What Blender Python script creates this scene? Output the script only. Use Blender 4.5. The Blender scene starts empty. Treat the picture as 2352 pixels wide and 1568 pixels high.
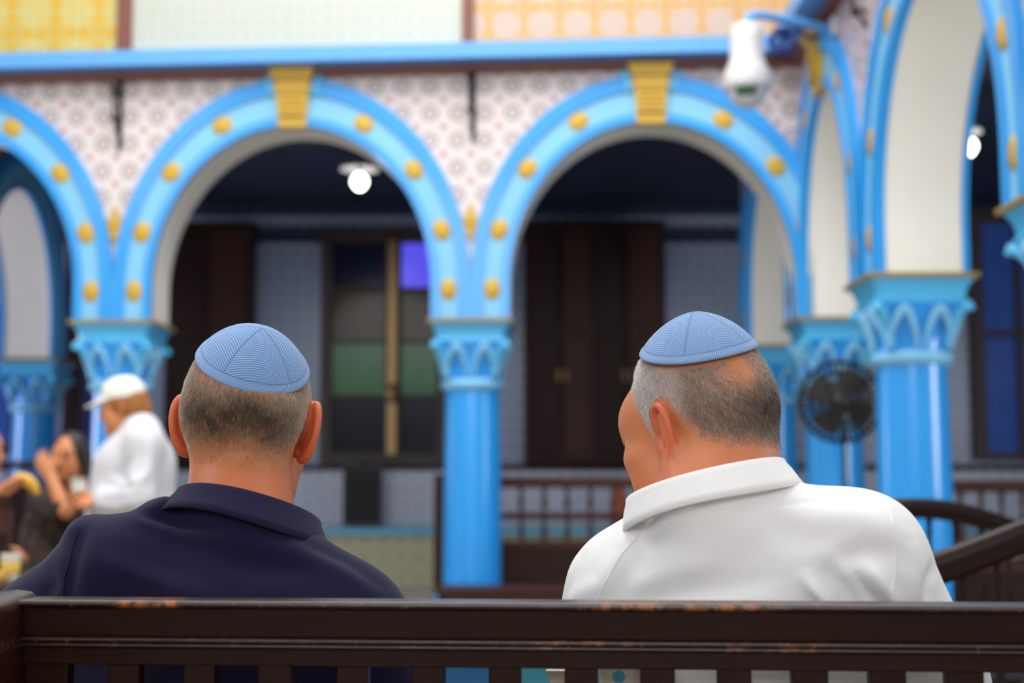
import bpy, bmesh, math, random
import numpy as np
from mathutils import Matrix, Vector, Euler

# ------------------------------------------------------------------ camera, world, lights, exposure
SC = bpy.context.scene
COL = SC.collection
W, H, FPX = 2352, 1568, 50.0 / 36.0 * 2352
PITCH = math.atan(322.0 / FPX)
CAMZ = 1.05
cam_d = bpy.data.cameras.new('camera')
cam = bpy.data.objects.new('camera', cam_d)
COL.objects.link(cam)
cam.location = (0, 0, CAMZ)
cam.rotation_euler = (math.pi / 2 + PITCH, 0, 0)
cam_d.lens, cam_d.sensor_width = 50.0, 36.0
cam_d.clip_start, cam_d.clip_end = 0.05, 200
cam_d.dof.use_dof = True
cam_d.dof.focus_distance = 1.70
cam_d.dof.aperture_fstop = 3.5
SC.camera = cam

world = bpy.data.worlds.new('daylight')
SC.world = world
world.use_nodes = True
bg = world.node_tree.nodes['Background']
bg.inputs['Color'].default_value = (0.93, 0.95, 1.0, 1)
bg.inputs['Strength'].default_value = 0.52

def area_light(name, loc, target, size, size_y, power, color=(1, 1, 1)):
    d = bpy.data.lights.new(name, 'AREA')
    d.shape, d.size, d.size_y, d.energy, d.color = 'RECTANGLE', size, size_y, power, color
    o = bpy.data.objects.new(name, d)
    COL.objects.link(o)
    o.location = loc
    o.rotation_euler = (Vector(target) - Vector(loc)).to_track_quat('-Z', 'Y').to_euler()
    return o

area_light('overhead_light', (-0.5, 4.2, 8.2), (0.2, 4.6, 0), 6.0, 6.0, 430, (1.0, 0.985, 0.96))
area_light('overhead_light', (-0.6, 7.4, 8.0), (-0.6, 10.4, 1.8), 7.0, 2.5, 300, (1.0, 0.985, 0.96))  # added lamp without a real opening, brightens the far arcade and its soffits
area_light('front_fill', (-1.5, -15.0, 6.5), (0.6, 9.5, 2.4), 9.0, 4.0, 900, (1.0, 0.99, 0.97))  # unseen fill lamp added behind the camera to brighten soffits and columns
area_light('clerestory_daylight', (-5.5, 2.2, 5.4), (0.2, 3.0, 1.0), 3.5, 2.0, 120, (0.96, 0.98, 1.0))
area_light('clerestory_daylight', (4.6, 1.6, 5.6), (1.6, 9.0, 1.6), 2.5, 2.0, 90, (1.0, 0.99, 0.96))
area_light('side_window_daylight', (7.0, 5.6, 2.3), (2.4, 7.4, 1.9), 1.2, 2.6, 150, (0.97, 0.98, 1.0))
area_light('side_window_daylight', (-8.8, 12.6, 2.3), (-0.3, 11.6, 1.8), 1.2, 2.6, 130, (0.82, 0.80, 1.0))

SC.view_settings.view_transform = 'Standard'
SC.view_settings.look = 'None'
SC.view_settings.gamma = 1
SC.view_settings.use_curve_mapping = False
SC.view_settings.exposure = 0.0

# ------------------------------------------------------------------ helpers
def P(px, py, d):
    """World point seen at pixel (px, py) of the photograph at forward distance d."""
    u, v = (px - W / 2) / FPX, (H / 2 - py) / FPX
    c, s = math.cos(PITCH), math.sin(PITCH)
    dy, dz = c - v * s, s + v * c
    t = d / dy
    return np.array([u * t, d, CAMZ + dz * t])

def lin(c):
    r = []
    for v in c[:3]:
        v = v / 255.0
        r.append(v / 12.92 if v <= 0.04045 else ((v + 0.055) / 1.055) ** 2.4)
    return (r[0], r[1], r[2], 1.0)

class NT:
    """Small node-tree builder."""
    def __init__(self, name):
        self.m = bpy.data.materials.new(name)
        self.m.use_nodes = True
        self.t = self.m.node_tree
        self.b = self.t.nodes['Principled BSDF']
    def n(self, kind, **kw):
        nd = self.t.nodes.new(kind)
        for k, v in kw.items():
            setattr(nd, k, v)
        return nd
    def link(self, a, b):
        self.t.links.new(a, b)
    def put(self, sock, v):
        if isinstance(v, bpy.types.NodeSocket):
            self.link(v, sock)
        elif isinstance(v, (tuple, list)) and len(v) == 3 and sock.type == 'RGBA':
            sock.default_value = (v[0], v[1], v[2], 1)
        else:
            sock.default_value = v
    def math(self, op, a, b=None, c=None, clamp=False):
        nd = self.n('ShaderNodeMath', operation=op, use_clamp=clamp)
        self.put(nd.inputs[0], a)
        if b is not None: self.put(nd.inputs[1], b)
        if c is not None: self.put(nd.inputs[2], c)
        return nd.outputs[0]
    def mix(self, f, a, b):
        nd = self.n('ShaderNodeMix', data_type='RGBA')
        self.put(nd.inputs[0], f); self.put(nd.inputs[6], a); self.put(nd.inputs[7], b)
        return nd.outputs[2]
    def obj(self):
        s = self.n('ShaderNodeSeparateXYZ')
        tc = self.n('ShaderNodeTexCoord')
        self.link(tc.outputs['Object'], s.inputs[0])
        self.tc = tc
        return s.outputs[0], s.outputs[1], s.outputs[2]
    def uv(self):
        s = self.n('ShaderNodeSeparateXYZ')
        tc = self.n('ShaderNodeTexCoord')
        self.link(tc.outputs['UV'], s.inputs[0])
        return s.outputs[0], s.outputs[1]
    def noise(self, scale, detail=3, rough=0.5, vec=None, dist=0.0):
        nd = self.n('ShaderNodeTexNoise')
        nd.inputs['Scale'].default_value = scale
        nd.inputs['Detail'].default_value = detail
        nd.inputs['Roughness'].default_value = rough
        nd.inputs['Distortion'].default_value = dist
        if vec is None:
            vec = self.n('ShaderNodeTexCoord').outputs['Object']
        self.link(vec, nd.inputs['Vector'])
        return nd.outputs[0]
    def ramp(self, f, lo, hi):
        nd = self.n('ShaderNodeMapRange')
        nd.interpolation_type = 'SMOOTHSTEP'
        self.put(nd.inputs[0], f)
        nd.inputs[1].default_value = lo; nd.inputs[2].default_value = hi
        return nd.outputs[0]
    def attr(self, name):
        nd = self.n('ShaderNodeAttribute', attribute_name=name)
        return nd.outputs['Fac']
    def bump(self, h, strength=0.3, dist=0.01):
        nd = self.n('ShaderNodeBump')
        nd.inputs['Strength'].default_value = strength
        nd.inputs['Distance'].default_value = dist
        self.link(h, nd.inputs['Height'])
        self.link(nd.outputs[0], self.b.inputs['Normal'])
    def color(self, c): self.put(self.b.inputs['Base Color'], c)
    def set(self, **kw):
        for k, v in kw.items():
            self.put(self.b.inputs[k.replace('_', ' ')], v)
        return self

def simple(name, rgb, rough=0.5, metal=0.0, var=0.12, scale=8.0, bump=0.0, bscale=60.0, coat=0.0, spec=0.5):
    """Painted or plain surface with a little tonal variation."""
    t = NT(name)
    c = lin(rgb)
    n = t.noise(scale, 4, 0.55)
    lo = tuple(v * (1 - var) for v in c[:3]); hi = tuple(min(1, v * (1 + var)) for v in c[:3])
    t.color(t.mix(n, lo, hi))
    t.set(Roughness=rough, Metallic=metal)
    t.b.inputs['Specular IOR Level'].default_value = spec
    if coat: t.set(Coat_Weight=coat, Coat_Roughness=0.12)
    if bump: t.bump(t.noise(bscale, 3), bump, 0.004)
    return t.m

def emissive(name, rgb, strength):
    t = NT(name)
    t.color(lin(rgb)); t.set(Emission_Color=lin(rgb), Emission_Strength=strength)
    return t.m

class MB:
    """Collects geometry for one mesh object."""
    def __init__(self):
        self.v, self.f, self.s = [], [], []
    def add(self, vs, fs, smooth=False):
        o = len(self.v)
        self.v.extend([tuple(p) for p in vs])
        self.f.extend([tuple(i + o for i in q) for q in fs])
        self.s.extend([smooth] * len(fs))
        return self
    def box(self, lo, hi, bev=0.0):
        x0, y0, z0 = lo; x1, y1, z1 = hi
        if bev <= 0:
            v = [(x0,y0,z0),(x1,y0,z0),(x1,y1,z0),(x0,y1,z0),(x0,y0,z1),(x1,y0,z1),(x1,y1,z1),(x0,y1,z1)]
            return self.add(v, [(3,2,1,0),(4,5,6,7),(0,1,5,4),(1,2,6,5),(2,3,7,6),(3,0,4,7)])
        bm = bmesh.new()
        bmesh.ops.create_cube(bm, size=1.0)
        for q in bm.verts:
            q.co = Vector(((x0+x1)/2 + q.co.x*(x1-x0), (y0+y1)/2 + q.co.y*(y1-y0), (z0+z1)/2 + q.co.z*(z1-z0)))
        bmesh.ops.bevel(bm, geom=list(bm.edges), offset=bev, segments=2, affect='EDGES', profile=0.5)
        bm.verts.index_update()
        self.add([tuple(q.co) for q in bm.verts], [[q.index for q in f.verts] for f in bm.faces])
        bm.free()
        return self
    def loft(self, rings, closed=True, cap=True, smooth=True):
        n = len(rings[0]); vs = [p for r in rings for p in r]; fs = []
        m = n if closed else n - 1
        for i in range(len(rings) - 1):
            for j in range(m):
                k = (j + 1) % n
                fs.append((i*n+j, i*n+k, (i+1)*n+k, (i+1)*n+j))
        self.add(vs, fs, smooth)
        if cap and closed:
            self.add(rings[0], [tuple(range(n))[::-1]]); self.add(rings[-1], [tuple(range(n))])
        return self
    def lathe(self, prof, n=32, c=(0, 0, 0), cap=True):
        rings = [[(c[0]+r*math.cos(2*math.pi*j/n), c[1]+r*math.sin(2*math.pi*j/n), c[2]+z) for j in range(n)] for r, z in prof]
        return self.loft(rings, True, cap)
    def tube(self, pts, r, n=10, cap=True):
        pts = [Vector(p) for p in pts]
        rr = r if isinstance(r, (list, tuple)) else [r] * len(pts)
        rings = []; up = None
        for i, p in enumerate(pts):
            t = (pts[min(i+1, len(pts)-1)] - pts[max(i-1, 0)]).normalized()
            if up is None:
                up = Vector((0, 0, 1)) if abs(t.z) < 0.9 else Vector((1, 0, 0))
            a = t.cross(up).normalized(); b = a.cross(t).normalized(); up = b
            rings.append([tuple(p + (a*math.cos(2*math.pi*j/n) + b*math.sin(2*math.pi*j/n)) * rr[i]) for j in range(n)])
        return self.loft(rings, True, cap)
    def sweep(self, prof, pts, cap=True, smooth=False):
        """prof: (a, z) points; swept along pts in the ground plane direction; a is to the right of travel."""
        pts = [Vector(p) for p in pts]; rings = []
        for i, p in enumerate(pts):
            t = pts[min(i+1, len(pts)-1)] - pts[max(i-1, 0)]
            t.z = 0; t.normalize(); s = Vector((t.y, -t.x, 0))
            rings.append([tuple(p + s*a + Vector((0, 0, z))) for a, z in prof])
        return self.loft(rings, True, cap, smooth)
    def prism(self, outline, y0, y1):
        """outline (x, z) polygon, extruded in y."""
        n = len(outline)
        v = [(x, y0, z) for x, z in outline] + [(x, y1, z) for x, z in outline]
        f = [tuple(range(n)), tuple(range(2*n-1, n-1, -1))] + [(i, i+n, (i+1) % n + n, (i+1) % n) for i in range(n)]
        return self.add(v, f)
    def ring(self, ci, co, y0, y1, smooth=True):
        """Solid strip between two open curves (x, z) of the same length, from y0 to y1."""
        n = len(ci); vs = []
        for c, y in ((ci, y0), (co, y0), (co, y1), (ci, y1)):
            vs += [(x, y, z) for x, z in c]
        fs = []
        for a, b in ((0, 1), (1, 2), (2, 3), (3, 0)):
            fs += [(a*n+i, a*n+i+1, b*n+i+1, b*n+i) for i in range(n-1)]
        fs += [(0, n, 2*n, 3*n), (n-1, 4*n-1, 3*n-1, 2*n-1)]
        return self.add(vs, fs)
    def ball(self, c, r, n=16, m=10, sq=(1, 1, 1)):
        prof = [(math.sin(math.pi*i/m), -math.cos(math.pi*i/m)) for i in range(m+1)]
        rings = [[(c[0]+sq[0]*r*max(q, 1e-4)*math.cos(2*math.pi*j/n), c[1]+sq[1]*r*max(q, 1e-4)*math.sin(2*math.pi*j/n), c[2]+sq[2]*r*z) for j in range(n)] for q, z in prof]
        return self.loft(rings, True, False)
    def xform(self, M, start=0):
        for i in range(start, len(self.v)):
            self.v[i] = tuple(M @ Vector(self.v[i]))
        return self

def mesh_obj(name, mb, mat, parent=None, recalc=True):
    me = bpy.data.meshes.new(name)
    me.from_pydata(mb.v, [], mb.f)
    me.polygons.foreach_set('use_smooth', mb.s)
    if recalc:
        bm = bmesh.new(); bm.from_mesh(me)
        bmesh.ops.recalc_face_normals(bm, faces=bm.faces)
        bm.to_mesh(me); bm.free()
    me.materials.append(mat)
    o = bpy.data.objects.new(name, me)
    COL.objects.link(o)
    if parent is not None: o.parent = parent
    return o

def np_obj(name, v, f, mat, parent=None, attrs=None, smooth=True):
    """Mesh from numpy arrays: v (N,3), f list of (M,k) index arrays."""
    me = bpy.data.meshes.new(name)
    if not isinstance(f, list): f = [f]
    me.vertices.add(len(v)); me.vertices.foreach_set('co', np.asarray(v, np.float32).ravel())
    nl = sum(a.size for a in f); npol = sum(len(a) for a in f)
    me.loops.add(nl); me.polygons.add(npol)
    me.loops.foreach_set('vertex_index', np.concatenate([a.ravel() for a in f]).astype(np.int32))
    cnt = np.concatenate([np.full(len(a), a.shape[1]) for a in f])
    me.polygons.foreach_set('loop_start', (np.cumsum(cnt) - cnt).astype(np.int32))
    me.update(calc_edges=True); me.validate()
    if smooth: me.polygons.foreach_set('use_smooth', [True] * len(me.polygons))
    for k, a in (attrs or {}).items():
        at = me.attributes.new(k, 'FLOAT', 'POINT')
        at.data.foreach_set('value', np.asarray(a, np.float32))
    me.materials.append(mat)
    o = bpy.data.objects.new(name, me)
    COL.objects.link(o)
    if parent is not None: o.parent = parent
    return o

def tag(o, label=None, cat=None, group=None, kind=None):
    for k, v in (('label', label), ('category', cat), ('group', group), ('kind', kind)):
        if v: o[k] = v
    return o

def thing(name, label, cat, loc=(0, 0, 0), rz=0.0, group=None):
    o = bpy.data.objects.new(name, None)
    o.empty_display_size = 0.1
    COL.objects.link(o)
    o.location = tuple(float(q) for q in loc); o.rotation_euler = (0, 0, rz)
    return tag(o, label, cat, group, 'thing')

def struct(name, mb, mat, loc=(0, 0, 0), rz=0.0):
    o = mesh_obj(name, mb, mat)
    o.location = loc; o.rotation_euler = (0, 0, rz)
    o['kind'] = 'structure'
    return o

def dup(root, loc, rz, label, group=None):
    """Copy of a thing with its parts and sub-parts."""
    r = root.copy(); COL.objects.link(r)
    r.location = tuple(float(q) for q in loc); r.rotation_euler = (0, 0, rz)
    tag(r, label, None, group)
    for ch in list(root.children):
        c = ch.copy(); COL.objects.link(c); c.parent = r
        for g in list(ch.children):
            q = g.copy(); COL.objects.link(q); q.parent = c
    return r
# ------------------------------------------------------------------ materials of the building
M = {}
M['blue'] = simple('painted blue', (40, 156, 234), 0.35, coat=0.25, var=0.06, scale=3)
M['shaft_blue'] = simple('gloss blue paint', (36, 156, 238), 0.28, coat=0.6, var=0.06, scale=2.5)
M['pale'] = simple('painted pale blue', (128, 196, 232), 0.45, var=0.05, scale=4)
M['capital'] = simple('capital blue paint', (84, 190, 240), 0.35, coat=0.3, var=0.08, scale=6)
M['gold'] = simple('gold paint', (205, 165, 48), 0.45, var=0.25, scale=60, bump=0.4, bscale=50)
M['gold_plate'] = simple('dull gold paint', (150, 125, 62), 0.5, var=0.15, scale=10)
M['cream'] = simple('cream plaster', (238, 235, 224), 0.75, var=0.04, scale=3)
M['brown_paint'] = simple('brown paint', (122, 72, 58), 0.55, var=0.1, scale=5)
M['iron'] = simple('black iron', (34, 32, 30), 0.5, metal=0.6)
M['dark_ceiling'] = simple('dark navy ceiling paint', (34, 44, 72), 0.7, var=0.15, scale=3)
M['dark_wood'] = simple('dark stained wood', (46, 26, 20), 0.5, var=0.3, scale=6, spec=0.2)
M['mid_wood'] = simple('brown stained wood', (66, 36, 28), 0.5, var=0.3, scale=6, spec=0.25)
M['rail_blue'] = simple('sky blue paint', (92, 165, 232), 0.4, var=0.06, scale=4)
M['turquoise'] = simple('turquoise painted stone', (112, 178, 205), 0.6, var=0.1, scale=6)

def tile_rosette(name, base, ring, small, pitch=0.21, axis='xz', grout=0.10):
    """Glazed tiles, each with a ringed rosette and small diamonds in the corners."""
    t = NT(name)
    x, y, z = t.obj()
    u = {'x': x, 'y': y}[axis[0]]
    def cell(a, off=0.0):
        return t.math('SUBTRACT', t.math('FRACT', t.math('ADD', t.math('DIVIDE', a, pitch), off + 100.0)), 0.5)
    cu, cv = cell(u), cell(z)
    du, dv = cell(u, 0.5), cell(z, 0.5)
    r = t.math('SQRT', t.math('ADD', t.math('MULTIPLY', cu, cu), t.math('MULTIPLY', cv, cv)))
    ang = t.math('ARCTAN2', cv, cu)
    lobes = t.math('MULTIPLY', t.math('COSINE', t.math('MULTIPLY', ang, 8.0)), 0.03)
    rr = t.math('ADD', r, lobes)
    ringm = t.math('SUBTRACT', 1.0, t.ramp(t.math('ABSOLUTE', t.math('SUBTRACT', rr, 0.25)), 0.03, 0.09))
    core = t.math('SUBTRACT', 1.0, t.ramp(rr, 0.07, 0.12))
    dia = t.math('ADD', t.math('ABSOLUTE', du), t.math('ABSOLUTE', dv))
    diam = t.math('SUBTRACT', 1.0, t.ramp(dia, 0.14, 0.22))
    line = t.math('SUBTRACT', 1.0, t.ramp(t.math('MINIMUM', t.math('ABSOLUTE', du), t.math('ABSOLUTE', dv)), 0.005, 0.02))
    c = t.mix(t.math('MULTIPLY', ringm, 0.75), lin(base), lin(ring))
    c = t.mix(t.math('MULTIPLY', core, 0.8), c, lin(small))
    c = t.mix(t.math('MULTIPLY', diam, 0.7), c, lin(small))
    c = t.mix(t.math('MULTIPLY', line, grout), c, lin(ring))
    c = t.mix(t.math('MULTIPLY', t.noise(2.2, 2), 0.12), c, lin((235, 225, 215)))
    t.color(c); t.set(Roughness=0.28)
    return t.m

def tile_lattice(name, base, lattice, motif, pitch=0.34):
    """Glazed tile panel with a yellow strapwork lattice."""
    t = NT(name)
    x, y, z = t.obj()
    def cell(a, p, off=0.0):
        return t.math('ABSOLUTE', t.math('SUBTRACT', t.math('FRACT', t.math('ADD', t.math('DIVIDE', a, p), off + 100.0)), 0.5))
    a, b = cell(x, pitch), cell(z, pitch, 0.25)
    a2, b2 = cell(x, pitch/4), cell(z, pitch/4)
    wob = t.math('MULTIPLY', t.noise(26, 2), 0.10)
    bars = t.math('SUBTRACT', 1.0, t.ramp(t.math('ADD', t.math('MINIMUM', a, b), t.math('SUBTRACT', wob, 0.05)), 0.045, 0.075))
    dia = t.math('ABSOLUTE', t.math('SUBTRACT', t.math('ADD', a, b), 0.42))
    diam = t.math('SUBTRACT', 1.0, t.ramp(t.math('ADD', dia, t.math('SUBTRACT', wob, 0.05)), 0.03, 0.07))
    star = t.math('SUBTRACT', 1.0, t.ramp(t.math('ADD', a2, b2), 0.22, 0.34))
    c = t.mix(t.math('MULTIPLY', star, 0.55), lin(base), lin(motif))
    c = t.mix(t.math('MULTIPLY', diam, 0.85), c, lin(lattice))
    c = t.mix(t.math('MULTIPLY', bars, 0.95), c, lin(lattice))
    t.color(c); t.set(Roughness=0.3)
    return t.m

M['tile'] = tile_rosette('rosette wall tiles', (220, 208, 206), (104, 108, 106), (176, 112, 92))
M['tile_side'] = tile_rosette('rosette wall tiles', (208, 192, 196), (100, 102, 106), (176, 112, 92))
M['tile_pale'] = tile_rosette('pale clerestory tiles', (196, 198, 184), (136, 174, 190), (196, 176, 104), pitch=0.105, grout=0.5)
M['tile_yellow'] = tile_lattice('yellow lattice tiles', (206, 190, 112), (212, 164, 18), (134, 146, 142))
M['tile_gold'] = tile_lattice('gold lattice tiles', (200, 176, 158), (206, 152, 34), (140, 134, 156), pitch=0.27)
M['tile_blue'] = tile_rosette('blue and white wall tiles', (150, 166, 196), (84, 104, 152), (62, 84, 140), pitch=0.15)
M['tile_dado'] = tile_rosette('white and blue dado tiles', (196, 202, 218), (146, 158, 188), (120, 136, 172), pitch=0.15)
M['tile_bench'] = tile_rosette('yellow bench tiles', (176, 172, 142), (150, 128, 62), (104, 128, 140), pitch=0.18)

def floor_mat():
    t = NT('stone floor')
    x, y, z = t.obj()
    br = t.n('ShaderNodeTexBrick')
    br.offset = 0.0
    br.inputs['Color1'].default_value = lin((186, 176, 160)); br.inputs['Color2'].default_value = lin((174, 163, 148))
    br.inputs['Mortar'].default_value = lin((96, 88, 80)); br.inputs['Scale'].default_value = 2.0
    br.inputs['Mortar Size'].default_value = 0.008; br.inputs['Brick Width'].default_value = 1.0; br.inputs['Row Height'].default_value = 1.0
    t.link(t.tc.outputs['Object'], br.inputs['Vector'])
    t.color(br.outputs[0]); t.set(Roughness=0.35)
    return t.m

# ------------------------------------------------------------------ the building
SPRING, ARCH_H, STILT = 2.265, 1.50, 0.27
T = 0.25                                       # half thickness of the arcade walls
RZ_FAR = -math.atan(0.045)
FAR0 = Vector((-0.30, 10.85, 0))               # the middle column of the far arcade
FAR_E = Vector((math.cos(RZ_FAR), math.sin(RZ_FAR), 0))
PITCH_FAR = 2.72
BACK_Y, LEFT_X, RIGHT_X, AISLE_Z, TOP_Z = 15.2, -9.0, 7.2, 4.02, 6.6

struct('floor', MB().box((LEFT_X, -2.5, -0.12), (RIGHT_X, BACK_Y, 0.0)), floor_mat())

def arch_curve(a, b, stilt, n=40):
    c = [(-a, 0.0), (-a, stilt * 0.5)]
    c += [(-a * math.cos(math.pi * i / n), stilt + b * math.sin(math.pi * i / n)) for i in range(n + 1)]
    return c + [(a, stilt * 0.5), (a, 0.0)]

def arcade_wall(name, spans, x0, x1, mat, loc, rz):
    """Wall above the springing line with an arched hole for each (centre, half width)."""
    mb = MB(); top = TOP_Z - SPRING; cur = x0
    bot, tops = [], []
    line = [(x0, 0.0)]
    for cx, a in spans:
        line += [(cx + x, z) for x, z in arch_curve(a + 0.12, ARCH_H - STILT + 0.12, STILT)]
    line.append((x1, 0.0))
    n = len(line)
    vs = [(x, -T, z) for x, z in line] + [(x, -T, top) for x, z in line] + [(x, T, z) for x, z in line] + [(x, T, top) for x, z in line]
    fs = []
    for i in range(n - 1):
        fs += [(i, i+1, n+i+1, n+i), (2*n+i+1, 2*n+i, 3*n+i, 3*n+i+1), (n+i, n+i+1, 3*n+i+1, 3*n+i), (i+1, i, 2*n+i, 2*n+i+1)]
    fs += [(0, n, 3*n, 2*n), (n-1, 3*n-1, 4*n-1, 2*n-1)]
    mb.add(vs, fs)
    return struct(name, mb, mat, (loc[0], loc[1], SPRING), rz)

def arch(label, a, loc, rz, group, keystone=True, rosettes=(-70, -48, -24, 24, 48, 70), stems=True, detail=True, back=0.045):
    """A painted arch: cream soffit, blue beads, pale band, gold rosettes and keystone. Front faces local -y."""
    t = thing('arch', label, 'arch', (loc[0], loc[1], SPRING), rz, group)
    b = ARCH_H - STILT
    def cv(w, crown=0.0):
        return arch_curve(a + w, b + w * (1 + crown), STILT)
    mesh_obj('soffit', MB().ring(cv(0), cv(0.13), -T + 0.005, T - 0.005), M['cream'], t)
    for s in (-1, 1):
        y = lambda q: (-T - q, -T + 0.02) if s < 0 else (T - 0.02, T + q)
        if s < 0: mesh_obj('inner_bead', MB().ring(cv(-0.012), cv(0.05, 0.1), *y(0.045)), M['blue'], t)
        elif back: mesh_obj('inner_bead', MB().ring(cv(-0.006), cv(0.05, 0.1), *y(back)), M['blue'], t)
        else: mesh_obj('inner_bead', MB().ring(cv(0.012), cv(0.06, 0.1), *y(0.03)), M['blue'], t)
        if s < 0 or detail:
            mesh_obj('painted_band', MB().ring(cv(0.05, 0.1), cv(0.19, 0.22), *y(0.03)), M['pale'], t)
            mesh_obj('outer_bead', MB().ring(cv(0.19, 0.22), cv(0.2846, 0.25), *y(0.05)), M['blue'], t)
    if detail:
        for dg in rosettes:
            q = math.radians(90 - dg)
            ca = lambda w, k: (-(a + w) * math.cos(math.pi - q), STILT + (b + w * (1 + k)) * math.sin(q))
            x, z = ca(0.12, 0.18)
            mb = MB()
            n = 18
            rings = []
            for r, h in ((1.0, 0.0), (0.95, 0.008), (0.6, 0.012), (0.25, 0.016), (0.02, 0.017)):
                rings.append([(x + (0.082 * math.cos(2*math.pi*j/n) * math.cos(-q + math.pi/2) - 0.068 * math.sin(2*math.pi*j/n) * math.sin(-q + math.pi/2)) * r * (1 + 0.05 * math.cos(8*2*math.pi*j/n)),
                               -T - 0.03 - h,
                               z + (-0.082 * math.cos(2*math.pi*j/n) * math.sin(-q + math.pi/2) - 0.068 * math.sin(2*math.pi*j/n) * math.cos(-q + math.pi/2)) * r * (1 + 0.05 * math.cos(8*2*math.pi*j/n))) for j in range(n)])
            mb.loft(rings, True, True)
            mesh_obj('rosette', mb, M['gold'], t)
        if stems:
            for s in (-1, 1):
                mb = MB()
                rings = [[(s * (a + 0.12) + 0.062 * r * math.cos(2*math.pi*j/16), -T - 0.03 - h, 0.22 + 0.082 * r * math.sin(2*math.pi*j/16)) for j in range(16)] for r, h in ((1, 0), (0.93, 0.009), (0.4, 0.014), (0.02, 0.017))]
                mesh_obj('rosette', mb.loft(rings), M['gold'], t)
    if keystone:
        mb = MB(); zt = ARCH_H
        for (w0, w1, z0, z1, d) in ((0.108, 0.112, -0.03, 0.04, 0.07), (0.108, 0.122, 0.04, 0.25, 0.085), (0.140, 0.146, 0.25, 0.28, 0.10), (0.128, 0.135, 0.28, 0.33, 0.09), (0.150, 0.160, 0.33, 0.37, 0.12), (0.160, 0.172, 0.37, 0.415, 0.135)):
            mb.prism([(-w0, zt + z0), (w0, zt + z0), (w1, zt + z1), (-w1, zt + z1)], -T - d, -T + 0.01)
        for k in range(5):
            zc = zt + 0.055 + k * 0.04
            mb.prism([(-0.09, zc), (0.09, zc), (0.09, zc + 0.018), (-0.09, zc + 0.018)], -T - 0.10, -T - 0.06)
        mesh_obj('keystone', mb, M['gold'], t)
        for s in (-1, 1):
            kb = MB().prism([(s*0.13, zt + 0.22), (s*0.175, zt + 0.22), (s*0.225, zt + 0.38), (s*0.18, zt + 0.38)], -T - 0.06, -T + 0.01)
            mesh_obj('keystone_cheek', kb, M['capital'], t)
    return t

def square_ring(hw, z, cut=0.0, n=8, rnd=0.0):
    """Ring of 8n points morphing from a circle (rnd=1) to a square of half width hw."""
    pts = []
    N = 8 * n
    for j in range(N):
        an = 2 * math.pi * (j + 0.5) / N
        c, s = math.cos(an), math.sin(an)
        k = 1.0 / max(abs(c), abs(s))
        r = hw * (rnd + (1 - rnd) * k)
        pts.append((r * c, r * s, z))
    return pts

def make_column(label, loc, rz, group):
    t = thing('column', label, 'column', loc, rz, group)
    mb = MB().box((-0.30, -0.30, 0), (0.30, 0.30, 0.14), 0.01)
    mb.lathe([(0.29, 0.14), (0.30, 0.17), (0.29, 0.20), (0.255, 0.215), (0.26, 0.24), (0.25, 0.27), (0.225, 0.28)], 40)
    mesh_obj('base', mb, M['shaft_blue'], t)
    mesh_obj('shaft', MB().lathe([(0.222, 0.27), (0.221, 0.6), (0.216, 1.2), (0.208, 1.77)], 48), M['shaft_blue'], t)
    mesh_obj('neck_ring', MB().lathe([(0.205, 1.735), (0.232, 1.745), (0.246, 1.77), (0.246, 1.79), (0.232, 1.815), (0.205, 1.825)], 48), M['pale'], t)
    cap = MB()
    rings = []
    for q in range(13):
        f = q / 12.0
        rings.append(square_ring(0.208 + 0.068 * f ** 2.2, 1.80 + 0.30 * f, 0, 8, 1 - f ** 1.5))
    cap.loft(rings, True, True)
    c = mesh_obj('capital', cap, M['shaft_blue'], t)
    # two ogee leaves on each face and a curling leaf on each corner
    for face in range(4):
        R = Matrix.Rotation(face * math.pi / 2, 4, 'Z')
        lf = MB()
        for sx in (-1, 1):
            pts = []
            for q in range(15):
                f = q / 14.0
                g_ = 2 * f - 1
                xx = sx * 0.105 + 0.085 * math.copysign(abs(g_) ** 0.8, g_)
                zz = 1.835 + 0.235 * (1 - abs(g_)) ** 0.62
                rr = 0.225 + 0.05 * ((zz - 1.80) / 0.30) ** 1.8
                pts.append((xx, -rr * (1 if abs(xx) < 0.12 else 1 - 0.25 * (abs(xx) - 0.12) / 0.08 * (1 - (zz-1.8)/0.3)), zz))
            lf.tube(pts, [0.012 + 0.014 * math.sin(math.pi * q / 14) for q in range(15)], 8)
        lf.xform(R)
        mesh_obj('leaf_moulding', lf, M['pale'], c)
        cl = MB()
        pts = [(0.165, -0.165, 1.84), (0.178, -0.178, 1.93), (0.205, -0.205, 2.01), (0.245, -0.245, 2.065), (0.275, -0.275, 2.075), (0.285, -0.285, 2.05)]
        cl.tube(pts, [0.03, 0.034, 0.036, 0.034, 0.03, 0.018], 10)
        cl.xform(R)
        mesh_obj('corner_leaf', cl, M['capital'], c)
    ab = MB()
    prof = [(0.262, 2.095), (0.275, 2.10), (0.275, 2.115), (0.262, 2.125), (0.266, 2.16), (0.282, 2.20), (0.30, 2.225), (0.305, 2.235)]
    ab.loft([square_ring(h, z, 0, 8, 0.0) for h, z in prof], True, True, smooth=False)
    mesh_obj('abacus', ab, M['capital'], t)
    mesh_obj('top_plate', MB().box((-0.325, -0.325, 2.235), (0.325, 0.325, SPRING), 0.006), M['gold_plate'], t)
    return t

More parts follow.
